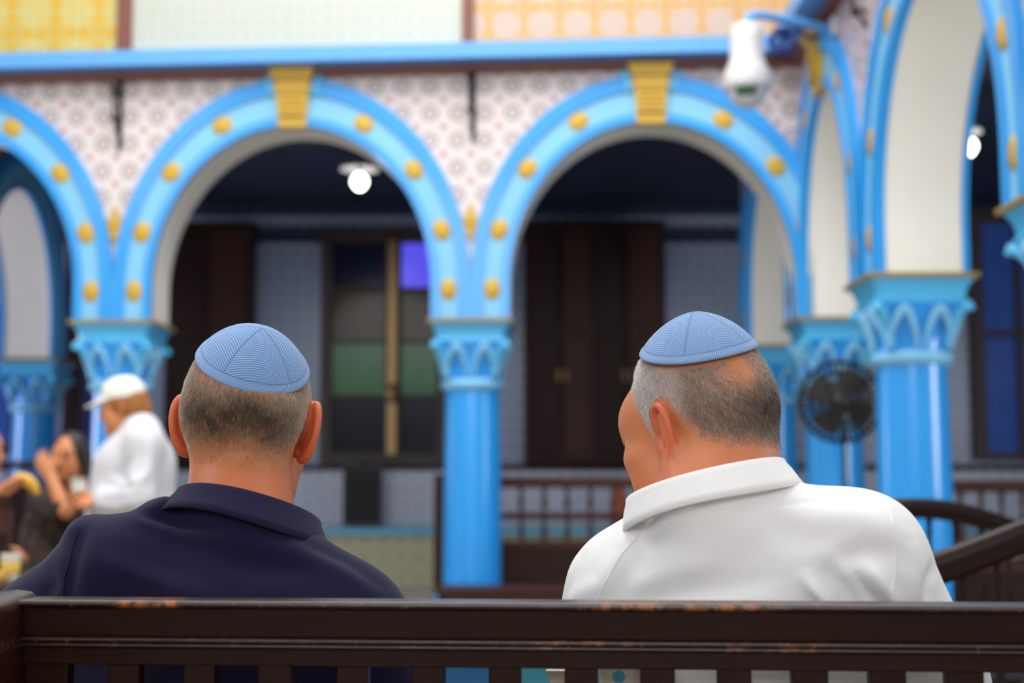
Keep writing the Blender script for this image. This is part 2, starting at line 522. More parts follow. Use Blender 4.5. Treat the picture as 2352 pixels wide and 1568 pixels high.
# far arcade: columns at s = -2, -1, 0, 1 (in units of the spacing)
def far_pt(s, off=0.0):
    p = FAR0 + FAR_E * (s * PITCH_FAR)
    return (p.x, p.y + off, 0.0)
col0 = make_column('bright blue column in the middle of the far arcade, between the two seated men', far_pt(0), RZ_FAR, 'blue columns')
dup(col0, far_pt(-1), RZ_FAR, 'blue column of the far arcade standing behind the person in the white cap', 'blue columns')
dup(col0, far_pt(-2), RZ_FAR, 'blue column at the left end of the far arcade, beyond the picture edge', 'blue columns')
COR = Vector((2.43, 10.74, 0))
NEAR = Vector((2.40, 8.52, 0))
CLOSE = Vector((2.49, 5.97, 0))
BEY = Vector((2.36, 12.9, 0))
dup(col0, COR, 0, 'blue corner column behind the black fan, where the two arcades meet', 'blue columns')
dup(col0, NEAR, 0, 'glossy blue column right of the black fan, above the arched wooden bench', 'blue columns')
dup(col0, CLOSE, 0, 'closest blue column, only its capital corner showing at the right picture edge', 'blue columns')
dup(col0, BEY, 0, 'shaded blue column in the aisle, seen through the far arch just left of the fan', 'blue columns')
LFT = Vector((-4.80, 14.3, 0))
dup(col0, LFT, 0, 'shaded blue column deep in the aisle at far left, over the seated dark-haired person', 'blue columns')

A_FAR = PITCH_FAR / 2 - 0.285
spans = [(-PITCH_FAR * 1.5, A_FAR), (-PITCH_FAR * 0.5, A_FAR), (PITCH_FAR * 0.5, A_FAR)]
w = arcade_wall('wall_far', spans, -PITCH_FAR * 2 - 2.6, PITCH_FAR + 0.22, M['tile'], (FAR0.x, FAR0.y), RZ_FAR)
for s, lab in ((-1.5, 'left blue arch cut by the picture edge, opening onto the purple-lit aisle'),
               (-0.5, 'complete blue arch with gold rosettes above the man in navy, bulb shining inside it'),
               (0.5, 'complete blue arch with gold rosettes above the man in white')):
    ar = arch(lab, A_FAR, far_pt(s), RZ_FAR, 'painted arches of the far arcade', rosettes=(-73, -51, -27, 27, 51, 73), back=0)
    if s == 0.5:                                  # its right limb dies into the corner pier
        for ch in list(ar.children):
            xs = [q.co.x for q in ch.data.vertices]
            if min(xs) > A_FAR + 0.02 and ch.name.startswith('rosette'):
                bpy.data.objects.remove(ch); continue
            for q in ch.data.vertices: q.co.x = min(q.co.x, A_FAR + 0.105)

def between(p, q):
    d = q - p
    return (p + q) / 2, d.length, math.atan2(d.y, d.x)
def side_arch(p, q, label, ks=True):
    m, L, an = between(p, q)          # p is the farther column, local +x runs towards the camera
    a = L / 2 - 0.285
    arch(label, a, m, an, 'painted arches of the right arcade', keystone=ks, rosettes=(-68, -35, 35, 68), back=0.02)
    return a
def side_wall(name, p, q):
    m, L, an = between(p, q)
    return arcade_wall(name, [(0, L/2 - 0.285)], -L/2, L/2, M['tile_side'], (m.x, m.y), an)
side_arch(COR, NEAR, 'narrow side arch with gold keystone right of the white dome camera')
side_wall('wall_right_inner', COR, NEAR)
side_arch(NEAR, CLOSE, 'tall near side arch with broad white underside above the glossy blue column')
side_wall('wall_right_outer', NEAR, CLOSE)
side_arch(BEY, COR, 'shaded aisle arch seen through the arch over the man in white', False)
side_wall('wall_right_aisle', BEY, COR)
side_arch(CLOSE, Vector((2.52, 3.45, 0)), 'closest side arch, its pale dotted band crossing the top right corner', True)
side_wall('wall_right_close', CLOSE, Vector((2.52, 3.45, 0)))
dup(col0, (2.52, 3.45, 0), 0, 'blue column of the right arcade beyond the right picture edge', 'blue columns')
# cross arch deep on the left
side_arch(LFT, Vector((-4.85, 11.9, 0)), 'shaded arch in the left aisle with a greyish white underside', False)
side_wall('wall_left_aisle', LFT, Vector((-4.85, 11.9, 0)))
dup(col0, (-4.85, 11.9, 0), 0, 'blue column of the left aisle hidden by the picture edge', 'blue columns')

# aisle walls and ceilings
struct('wall_back', MB().box((LEFT_X, BACK_Y, 0), (RIGHT_X, BACK_Y + 0.2, AISLE_Z + 0.1)), M['tile_blue'])
struct('wall_right', MB().box((RIGHT_X, 2.0, 0), (RIGHT_X + 0.2, BACK_Y, AISLE_Z + 0.1)), M['tile_blue'])
struct('ceiling_aisle', MB().box((LEFT_X, FAR0.y + 0.45, AISLE_Z), (RIGHT_X, BACK_Y + 0.2, AISLE_Z + 0.12)), M['dark_ceiling'])
struct('ceiling_side', MB().box((2.95, 2.0, AISLE_Z), (RIGHT_X + 0.2, FAR0.y + 0.45, AISLE_Z + 0.12)), M['dark_ceiling'])
mb = MB().box((LEFT_X, BACK_Y - 0.05, 3.62), (RIGHT_X, BACK_Y + 0.01, 3.78)).box((LEFT_X, BACK_Y - 0.09, AISLE_Z - 0.1), (RIGHT_X, BACK_Y + 0.01, AISLE_Z + 0.02))
struct('trim_1', mb, M['dark_ceiling'])
struct('wall_back_dado', MB().box((LEFT_X, BACK_Y - 0.06, 0.5), (RIGHT_X, BACK_Y + 0.01, 1.17)), M['tile_dado'])
struct('trim_2', MB().box((LEFT_X, BACK_Y - 0.10, 1.17), (RIGHT_X, BACK_Y + 0.01, 1.23), 0.008), M['dark_wood'])

# upper wall above the blue rail: tile panels and brown posts
def far_struct(name, mb, mat, z=0.0):
    return struct(name, mb, mat, (FAR0.x, FAR0.y, z), RZ_FAR)
def s_at(px, off=-T):
    """Position along the far wall seen at pixel column px."""
    u = (px - W/2) / FPX
    bx, by = FAR0.x - off * math.sin(RZ_FAR), FAR0.y + off * math.cos(RZ_FAR)
    return (u * by - bx) / (FAR_E.x - u * FAR_E.y)
ZP = 4.32
sa, sb, sc, sd = s_at(250), s_at(283), s_at(1060), s_at(1086)
far_struct('wall_upper_yellow', MB().box((-7.5, -T - 0.02, ZP), (sa, -T + 0.01, TOP_Z)), M['tile_yellow'])
far_struct('trim_3', MB().box((sa, -T - 0.07, ZP), (sb, -T + 0.01, TOP_Z), 0.008), M['brown_paint'])
far_struct('wall_upper_pale', MB().box((sb, -T - 0.02, ZP), (sc, -T + 0.01, TOP_Z)), M['tile_pale'])
far_struct('trim_4', MB().box((sc, -T - 0.07, ZP), (sd, -T + 0.01, TOP_Z), 0.008), M['brown_paint'])
far_struct('wall_upper_gold', MB().box((sd, -T - 0.02, ZP), (PITCH_FAR - 0.05, -T + 0.01, TOP_Z)), M['tile_gold'])
# blue rail with a brown board under it, running round the corner
def rail_mb(x0, x1, z0, z1, y0, y1, tilt):
    v = [(x0, y0, z0), (x1, y0, z0 + tilt), (x1, y1, z0 + tilt), (x0, y1, z0), (x0, y0, z1), (x1, y0, z1 + tilt), (x1, y1, z1 + tilt), (x0, y1, z1)]
    return MB().add(v, [(3,2,1,0),(4,5,6,7),(0,1,5,4),(1,2,6,5),(2,3,7,6),(3,0,4,7)])
far_struct('trim_5', rail_mb(-7.5, PITCH_FAR - 0.26, 4.07, 4.13, -T - 0.10, -T + 0.01, 0.10), M['brown_paint'])
far_struct('trim_6', rail_mb(-7.5, PITCH_FAR - 0.26, 4.13, 4.245, -T - 0.24, -T + 0.01, 0.10), M['rail_blue'])
struct('trim_7', MB().box((1.92, 4.2, 4.23), (2.19, 10.55, 4.345)), M['rail_blue'])
struct('trim_8', MB().box((2.08, 4.2, 4.17), (2.19, 10.5, 4.23)), M['brown_paint'])
# ------------------------------------------------------------------ far aisle: windows, cabinets, lamps
def rect(px0, px1, py0, py1, d):
    a, b = P(px0, py1, d), P(px1, py0, d)
    return a[0], b[0], a[2], b[2]

def glass_mat(name, rgb, glow=0.0, rough=0.15):
    t = NT(name)
    n = t.noise(3.0, 3)
    c = lin(rgb)
    t.color(t.mix(n, tuple(v*0.6 for v in c[:3]), tuple(min(1, v*1.25) for v in c[:3])))
    t.set(Roughness=rough); t.b.inputs['Specular IOR Level'].default_value = 0.12
    if glow: t.set(Emission_Color=c, Emission_Strength=glow)
    return t.m
G = {'navy': glass_mat('dark navy glass', (36, 38, 70)), 'violet': glass_mat('lit violet blue glass', (88, 82, 226), 0.9),
     'brown': glass_mat('brown tinted glass', (70, 56, 46)), 'green': glass_mat('green reflection glass', (66, 108, 76), 0.18),  # green pane: a reflection put into its colour and faint glow
     'slate': glass_mat('slate glass', (40, 46, 58)), 'blue': glass_mat('deep blue glass', (52, 84, 160), 0.16),
     'violet_dim': glass_mat('dim violet glass', (62, 66, 128), 0.12), 'purple': glass_mat('lit purple glass', (150, 112, 220), 1.0)}
M['brass'] = simple('worn brass', (150, 122, 84), 0.4, metal=0.7, var=0.15)
M['window_wood'] = simple('dark window wood', (58, 40, 36), 0.5, var=0.2)

def window(n, px0, px1, py0, py1, cols, rows, glasses, d=BACK_Y - 0.02, bar=None):
    """Timber window: cols/rows are pixel breaks of the panes."""
    x0, x1, z0, z1 = rect(px0, px1, py0, py1, d)
    e = bpy.data.objects.new('window_%d' % n, None); COL.objects.link(e)
    e.location = (x0, d, z0); e['kind'] = 'structure'
    fr = MB()
    X = [P(p, 800, d)[0] for p in cols]; Z = [P(1176, p, d)[2] for p in rows]
    xs = [x0] + X + [x1]; zs = [z1] + Z + [z0]
    for i in range(0, len(xs), 2):
        fr.box((xs[i] - x0, -0.10, 0), (xs[i+1] - x0, 0.03, z1 - z0), 0.006)
    for j in range(0, len(zs), 2):
        lo, hi = zs[j+1] - z0, zs[j] - z0
        if hi - lo > 0.01: fr.box((0.01, -0.085, lo), (x1 - x0 - 0.01, 0.025, hi), 0.005)
    mesh_obj('window_frame', fr, M['window_wood'], e)
    for i in range(1, len(xs) - 1, 2):
        for j in range(1, len(zs) - 1, 2):
            g = glasses[(j // 2) % len(glasses)]
            g = g[(i // 2) % len(g)]
            mesh_obj('pane', MB().box((xs[i] - x0 - 0.01, -0.035, zs[j+1] - z0 - 0.01), (xs[i+1] - x0 + 0.01, -0.02, zs[j] - z0 + 0.01)), G[g], e)
    if bar:
        bx0, bx1 = P(bar[0], 800, d)[0], P(bar[1], 800, d)[0]
        zt, zb = P(1176, bar[2], d)[2], P(1176, bar[3], d)[2]
        mb = MB().box((bx0 - x0, -0.14, zb - z0), (bx1 - x0, -0.10, zt - z0), 0.01)
        mb.lathe([(0.05, -0.1), (0.075, -0.06), (0.075, 0.06), (0.05, 0.1)], 14, ((bx0+bx1)/2 - x0, -0.13, P(1176, 905, d)[2] - z0))
        mesh_obj('brass_bolt', mb, M['brass'], e)
    return e
window(1, 735, 1030, 525, 1062, (765, 886, 922, 1004), (560, 662, 672, 785, 790, 908, 915, 1040),
       (('navy', 'violet'), ('brown', 'brown'), ('green', 'green'), ('slate', 'slate')), bar=(892, 914, 555, 1045))
window(2, 2236, 2420, 490, 1056, (2256, 2330, 2345, 2408), (515, 760, 775, 1040), (('blue', 'blue'), ('blue', 'blue')))
window(3, -120, 46, 470, 1040, (-100, -42, -30, 36), (500, 700, 715, 1020), (('navy', 'purple'), ('blue', 'blue')))

window(4, 186, 268, 480, 1050, (197, 256), (500, 1035), (('violet_dim',),))
struct('shade_strip', MB().box((float(P(150, 800, BACK_Y - 0.05)[0]), BACK_Y - 0.10, 0.0), (float(P(184, 800, BACK_Y - 0.05)[0]), BACK_Y + 0.01, 3.7), 0.008), M['dark_wood'])  # dark strip painted in for the shaded edge of the wall

def cabinet(label, px0, px1, py0, py1, ndoors, loc_d=BACK_Y - 0.02):
    x0, x1, z0, z1 = rect(px0, px1, py0, py1, loc_d)
    z0 = 1.23
    t = thing('wall_cabinet', label, 'cabinet', ((x0+x1)/2, loc_d, z0), 0, 'dark wall cabinets')
    w, h = (x1 - x0) / 2, z1 - z0
    mb = MB().box((-w, -0.24, 0), (-w+0.06, 0, h)).box((w-0.06, -0.24, 0), (w, 0, h)).box((-w, -0.27, h-0.09), (w, 0, h), 0.01).box((-w, -0.25, 0), (w, 0, 0.08)).box((-w, -0.03, 0), (w, 0, h))
    mesh_obj('carcass', mb, M['dark_wood'], t)
    dw = (2*w - 0.12) / ndoors
    for k in range(ndoors):
        a = -w + 0.06 + k*dw + 0.006; b = a + dw - 0.012
        dm = MB().box((a, -0.245, 0.085), (b, -0.215, h-0.095), 0.004)
        for zz0, zz1 in ((0.16, 0.52*h), (0.56*h, h-0.17)):
            dm.box((a+0.05, -0.256, zz0), (b-0.05, -0.24, zz1), 0.012)
        dd = mesh_obj('door', dm, M['mid_wood'] if k % 2 else M['dark_wood'], t)
        hx = b - 0.035 if k % 2 == 0 else a + 0.035
        mesh_obj('handle', MB().lathe([(0.012, -0.07), (0.02, -0.05), (0.012, 0), (0.02, 0.05), (0.012, 0.07)], 10, (hx, -0.262, 0.36*h)), M['brass'], dd)
    return t
cabinet('dark wooden wall cabinet behind the man in navy, left of the tiled pier', 385, 592, 520, 1062, 2)
cabinet('wide dark wooden wall cabinet left of and above the man in white', 1204, 1522, 515, 1062, 4)

# stone bench with a turquoise ledge along the back wall
t = thing('stone_bench', 'yellow tiled stone bench with turquoise ledge along the back wall, below the black speaker', 'bench', (-0.5, BACK_Y - 0.62, 0))
mesh_obj('tiled_base', MB().box((-3.95, 0, 0), (7.0, 0.55, 0.50)), M['tile_bench'], t)
mesh_obj('ledge', MB().box((-3.95, -0.05, 0.50), (7.0, 0.55, 0.585), 0.012), M['turquoise'], t)

# loudspeaker on the ledge
M['black_plastic'] = simple('black plastic', (22, 22, 24), 0.45, var=0.1)
M['grille'] = simple('black speaker grille', (14, 15, 20), 0.7, var=0.3, scale=200)
c = P(835, 1216, BACK_Y - 0.42)
t = thing('loudspeaker', 'black loudspeaker standing on the turquoise ledge between the man in navy and the middle column', 'speaker', (c[0], c[1], 0.585))
mb = MB(); v = [(-0.20, -0.15, 0), (0.20, -0.15, 0), (0.15, 0.17, 0), (-0.15, 0.17, 0)]
mb.loft([[(x, y, z) for x, y, _ in v] for z in (0.02, 0.62)], True, True, False)
mesh_obj('cabinet', mb, M['black_plastic'], t)
mesh_obj('grille', MB().box((-0.18, -0.165, 0.05), (0.18, -0.148, 0.59), 0.006), M['grille'], t)
mesh_obj('handle', MB().tube([(-0.06, 0.0, 0.62), (-0.05, 0.0, 0.65), (0.05, 0.0, 0.65), (0.06, 0.0, 0.62)], 0.01), M['black_plastic'], t)
for sx in (-1, 1):
    for sy in (-0.1, 0.12):
        mesh_obj('foot', MB().lathe([(0.02, 0), (0.02, 0.03)], 10, (sx*0.12, sy, 0)), M['black_plastic'], t)

# hanging lamps
M['bulb'] = emissive('lit bulb', (255, 250, 238), 7.0)
M['lamp_white'] = simple('white lamp shade', (212, 214, 216), 0.5, var=0.03)
def hanging_lamp(label, px, py, d, power, shade_r=0.17):
    c = P(px, py, d)
    t = thing('hanging_lamp', label, 'lamp', (c[0], c[1], c[2]), 0, 'hanging lamps with a bare bulb')
    mesh_obj('shade', MB().lathe([(0.03, 0.17), (0.05, 0.15), (shade_r, 0.115), (shade_r + 0.005, 0.10), (shade_r - 0.005, 0.10), (0.045, 0.135)], 28), M['lamp_white'], t)
    mesh_obj('socket', MB().lathe([(0.024, 0.05), (0.028, 0.07), (0.028, 0.15)], 14), M['lamp_white'], t)
    mesh_obj('bulb', MB().lathe([(0.004, -0.085), (0.04, -0.072), (0.066, -0.035), (0.072, -0.005), (0.062, 0.028), (0.034, 0.055), (0.024, 0.065)], 20), M['bulb'], t)
    mesh_obj('cord', MB().tube([(0, 0, 0.16), (0, 0, AISLE_Z - c[2] + 0.005)], 0.006, 8), M['iron'], t)
    l = bpy.data.lights.new('bulb_light', 'POINT'); l.energy = power; l.shadow_soft_size = 0.06; l.color = (1.0, 0.97, 0.92)
    lo = bpy.data.objects.new('bulb_light', l); COL.objects.link(lo); lo.location = (c[0], c[1], c[2] - 0.09)
    return t
hanging_lamp('lit round bulb under a flat white shade in the arch above the man in navy', 826, 415, 12.5, 3)
hanging_lamp('lit bulb under a white shade in the right aisle, seen through the near arch', 2222, 334, 10.6, 5, 0.11)

# ------------------------------------------------------------------ fittings on the arcade walls
def far_loc(s, z, off=-T):
    return (FAR0.x + FAR_E.x*s - off*math.sin(RZ_FAR), FAR0.y + FAR_E.y*s + off*math.cos(RZ_FAR), z)
def iron_bracket():
    t = thing('iron_bracket', 'iron scroll bracket hanging on the tiles above the person in the white cap', 'bracket', far_loc(s_at(258), 3.62), RZ_FAR, 'iron scroll brackets on the tiled walls')
    mb = MB().box((-0.02, -0.012, -0.02), (0.02, 0.0, 0.52), 0.003)
    mesh_obj('back_bar', mb, M['iron'], t)
    for q, (z0, r) in enumerate(((0.38, 0.075), (0.16, 0.05))):
        pts = []
        for k in range(22):
            a = k / 21.0 * 1.6 * math.pi
            rr = r * (1 - 0.6 * k / 21.0)
            pts.append((-0.03 * math.sin(a) - 0.012, -0.03 - r + rr * math.cos(a), z0 + rr * math.sin(a)))
        mesh_obj('scroll', MB().tube(pts, 0.011, 8), M['iron'], t)
    mesh_obj('arm', MB().tube([(0, -0.01, 0.05), (-0.01, -0.08, 0.16), (-0.02, -0.14, 0.32), (-0.01, -0.10, 0.45), (0, -0.01, 0.50)], 0.012, 8), M['iron'], t)
    mesh_obj('finial', MB().lathe([(0.003, -0.06), (0.016, -0.03), (0.008, 0.0), (0.012, 0.02)], 10, (0, -0.02, 0)), M['iron'], t)
    return t
br = iron_bracket()
dup(br, far_loc(s_at(1085), 3.66), RZ_FAR, 'iron scroll bracket hanging on the tiles above the middle column', 'iron scroll brackets on the tiled walls')
m, L, an = between(COR, NEAR)
dup(br, (2.18, NEAR.y - 0.12, 3.72), an, 'iron scroll bracket high on the right arcade between the two side arches', 'iron scroll brackets on the tiled walls')

def fleur(label, s):
    t = thing('gold_ornament', label, 'ornament', far_loc(s, 2.99), RZ_FAR, 'gold spandrel ornaments')
    out = [(0, -0.14), (0.035, -0.06), (0.055, 0.02), (0.05, 0.07), (0.03, 0.05), (0.02, 0.10), (0, 0.15), (-0.02, 0.10), (-0.03, 0.05), (-0.05, 0.07), (-0.055, 0.02), (-0.035, -0.06)]
    mesh_obj('leaf_plaque', MB().prism(out, -0.03, 0.0), M['gold'], t)
    mesh_obj('boss', MB().ball((0, -0.03, 0.0), 0.022), M['gold'], t)
fleur('small gold leaf ornament where the left arch meets the arch over the man in navy', -PITCH_FAR)
fleur('small gold leaf ornament in the spandrel above the middle column', 0.0)

# security camera on an arm
M['white_plastic'] = simple('white plastic', (214, 212, 212), 0.35, var=0.02)
M['lens'] = simple('dark camera window', (30, 34, 36), 0.1, var=0.1)
M['lens_green'] = simple('green lens reflection', (60, 130, 70), 0.2)  # reflection on the lenses, painted as plain green
DC = 9.0; k = DC / FPX
c = P(1716, 150, DC)
t = thing('dome_camera', 'white dome security camera hanging from an arm left of the narrow side arch', 'camera', (c[0], c[1], c[2]))
body = [(0.004, 95), (30, 96), (37, 90), (39, 60), (40, 12), (48, -8), (55, -24), (56, -50), (54, -60), (48, -62)]
mesh_obj('housing', MB().lathe([(r*k, z*k) for r, z in body], 40), M['white_plastic'], t)
hd = mesh_obj('camera_head', MB().ball((0, 0, -58*k), 46*k, 32, 20), M['white_plastic'], t)
hb = MB()
Rm = Matrix.Translation((0, 0, -58*k)) @ Matrix.Rotation(math.radians(-14), 4, 'Z') @ Matrix.Rotation(math.radians(12), 4, 'X')
hb.box((-24*k, -47*k, -15*k), (24*k, -38*k, 13*k), 4*k); hb.xform(Rm)
win = mesh_obj('lens_window', hb, M['lens'], hd)
for sx in (-11, 10):
    lb = MB().lathe([(7*k, 0), (6*k, 2.5*k), (1*k, 3*k)], 14); lb.xform(Rm @ Matrix.Translation((sx*k, -46.8*k, -1*k)) @ Matrix.Rotation(math.pi/2, 4, 'X'))
    mesh_obj('lens_reflection', lb, M['lens_green'], hd)
wallx = 2.17 - c[0]
arm = MB().tube([(0, 0, 92*k), (0.02, 0.0, 118*k), (0.10, 0.05, 128*k), (wallx - 0.04, 0.25, 118*k)], 0.028, 12)
mesh_obj('arm', arm, M['rail_blue'], t)
mesh_obj('wall_plate', MB().box((wallx - 0.05, 0.15, 95*k), (wallx - 0.0, 0.35, 141*k), 0.01), M['white_plastic'], t)
M['cable_blue'] = simple('dark blue cable', (32, 44, 120), 0.5)
cb = MB()
rnd = random.Random(4)
cc = P(1795, 95, 9.35)
for q in range(9):
    pts = []
    ph = rnd.random() * 6.28
    for j in range(15):
        a = ph + j / 14.0 * 2 * math.pi * 1.15
        pts.append((0.085 * math.cos(a) * (0.7 + 0.6*rnd.random()*0.5), 0.03 * math.sin(a*2 + ph), 0.075 * math.sin(a) * (0.7 + 0.06*q)))
    cb.tube(pts, 0.013, 6)
cb.tube([(0.0, 0, 0.02), (0.12, 0.06, 0.10), (0.22, 0.12, 0.06), (2.18 - cc[0], 0.15, 0.12)], 0.014, 6)
o = mesh_obj('cable_coil', cb, M['cable_blue']); o.location = tuple(float(q) for q in cc)
tag(o, 'tangled coil of dark blue cable hanging just right of the white dome camera', 'cable', None, 'thing')

# ------------------------------------------------------------------ pedestal fan
M['fan_black'] = simple('black fan metal', (36, 36, 34), 0.4, metal=0.3)
M['fan_blade'] = simple('dark grey fan blade', (58, 56, 50), 0.45)
DF = 9.45; c = P(1930, 922, DF); R = 92 * DF / FPX
t = thing('pedestal_fan', 'round black pedestal fan standing between the corner column and the glossy blue column', 'fan', (c[0], c[1], 0))
FM = Matrix.Translation((0, 0, c[2])) @ Matrix.Rotation(math.radians(-22), 4, 'Z') @ Matrix.Rotation(math.radians(90), 4, 'X')
cage = MB()
for sgn in (-1, 1):
    for rr, h in ((R, 0.0), (R*0.75, 0.055), (R*0.5, 0.075), (R*0.28, 0.085)):
        cage.tube([(rr*math.cos(2*math.pi*j/40), rr*math.sin(2*math.pi*j/40), sgn*h) for j in range(41)], 0.009 if rr < R else 0.016, 6, False)
    for j in range(36):
        a = 2*math.pi*j/36
        cage.tube([(R*q*math.cos(a), R*q*math.sin(a), sgn*h) for q, h in ((1.0, 0.0), (0.75, 0.055), (0.5, 0.075), (0.2, 0.085))], 0.0055, 5, False)
cage.lathe([(0.002, 0.083), (R*0.22, 0.083), (R*0.22, 0.092), (0.002, 0.094)], 20)
cage.xform(FM); mesh_obj('cage', cage, M['fan_black'], t)
for q in range(4):
    b = MB(); rows = []
    for i in range(7):
        f = i / 6.0; r = R * (0.14 + 0.74 * f); wd = 0.62 + 0.55 * math.sin(math.pi * (0.25 + 0.6*f))
        rows.append([(r*math.cos(a), r*math.sin(a), 0.03*(a - 0.3)/0.6 + dz) for a, dz in [(wd*(j/5.0), 0.003) for j in range(6)] + [(wd*(1 - j/5.0), -0.003) for j in range(6)]])
    b.loft(rows, True, True); b.xform(FM @ Matrix.Rotation(q * math.pi/2 + 0.5, 4, 'Z'))
    mesh_obj('blade', b, M['fan_blade'], t)
mb = MB().lathe([(0.02, 0.05), (0.05, 0.03), (0.05, -0.03), (0.075, -0.06), (0.08, -0.18), (0.05, -0.24), (0.01, -0.25)], 20); mb.xform(FM)
mesh_obj('motor', mb, M['fan_black'], t)
mesh_obj('pole', MB().lathe([(0.024, 0.03), (0.024, 0.7), (0.016, 0.71), (0.016, c[2] - 0.05)], 14, (0.05, 0.13, 0)), M['fan_black'], t)
mesh_obj('base', MB().lathe([(0.22, 0.0), (0.22, 0.02), (0.10, 0.045), (0.03, 0.06)], 28, (0.05, 0.13, 0)), M['fan_black'], t)

# ------------------------------------------------------------------ wooden furniture
def spindle_prof(h, r):
    return [(r*0.8, 0), (r*0.8, 0.04*h), (r*0.55, 0.06*h), (r*0.75, 0.09*h), (r*0.5, 0.12*h), (r*0.95, 0.32*h), (r, 0.42*h), (r*0.7, 0.6*h), (r*0.5, 0.8*h), (r*0.8, 0.86*h), (r*0.55, 0.9*h), (r*0.8, 0.93*h), (r*0.8, h)]

def balustrade(label, loc, rz, L, ztop, zrows, n, r, group=None, panel=0.0, posts=True):
    """Railing with rows of turned spindles; zrows: list of (z0, z1) openings."""
    t = thing('balustrade', label, 'balustrade', loc, rz, group)
    mesh_obj('top_rail', MB().box((-L/2, -0.045, zrows[0][1]), (L/2, 0.045, ztop), 0.012), M['mid_wood'], t)
    for i, (z0, z1) in enumerate(zrows):
        for k in range(n):
            x = -L/2 + L * (k + 0.5) / n
            mesh_obj('spindle', MB().lathe([(q, z0 + z - 0.005) for q, z in spindle_prof(z1 - z0 + 0.01, r)], 12, (x, 0, 0)), M['mid_wood'], t)
        nz = zrows[i+1][1] if i + 1 < len(zrows) else (panel if panel else z0 - 0.07)
        mesh_obj('cross_rail', MB().box((-L/2, -0.035, nz), (L/2, 0.035, z0), 0.008), M['mid_wood'], t)
    if panel:
        mesh_obj('panel', MB().box((-L/2, -0.015, 0.02), (L/2, 0.015, panel + 0.002)), M['dark_wood'], t)
    if posts:
        for sx in (-1, 1):
            mb = MB().box((sx*L/2 - 0.05, -0.05, 0), (sx*L/2 + 0.05, 0.05, ztop + 0.02), 0.008)
            for k in range(9):
                mb.lathe([(0.03, 0), (0.062, 0.02), (0.03, 0.04)], 12, (sx*L/2, 0, 0.12 + k * (ztop - 0.2) / 9))
            mesh_obj('post', mb, M['dark_wood'], t)
    return t
DB = 11.75
a, b = P(1012, 1100, DB), P(1700, 1100, DB)
balustrade('dark wooden balustrade with two rows of spindles behind the middle column', ((a[0]+b[0])/2, DB, 0), 0, b[0]-a[0], 1.09, [(0.80, 1.0), (0.57, 0.74)], 13, 0.026, 'wooden balustrades', 0.5)
balustrade('black wooden balustrade at right, crossing behind the glossy blue column', (3.42, 9.4, 0), 0, 1.9, 1.06, [(0.55, 0.98)], 14, 0.024, 'wooden balustrades', 0.45)
balustrade('dark wooden partition in the left aisle, behind the dark-haired seated person', (-5.35, 13.3, 0), 0, 3.3, 1.24, [(1.03, 1.17)], 18, 0.02, 'wooden balustrades', 0.96)
# low box bench in front of the middle column
a, b = P(1000, 1352, 10.1), P(1640, 1352, 10.1)
ztp = float(P(1100, 1350, 10.1)[2])
t = thing('box_bench', 'low reddish brown box bench across the foot of the middle column', 'bench', ((a[0]+b[0])/2, 10.1, 0))
Lb = (b[0]-a[0])/2
mesh_obj('seat', MB().box((-Lb, 0, ztp - 0.035), (Lb, 0.36, ztp), 0.008), M['mid_wood'], t)
mesh_obj('front_panel', MB().box((-Lb + 0.03, 0.03, 0.0), (Lb - 0.03, 0.055, ztp - 0.033)), M['mid_wood'], t)
for sx in (-1, 1):
    mesh_obj('end_panel', MB().box((sx*(Lb-0.03) - 0.015, 0.03, 0), (sx*(Lb-0.03) + 0.015, 0.34, ztp - 0.033)), M['mid_wood'], t)
# taller end post of the balustrade seen left of the column
M['bench_wood'] = simple('reddish brown varnished wood', (32, 14, 9), 0.35, var=0.3, scale=5, spec=0.25)

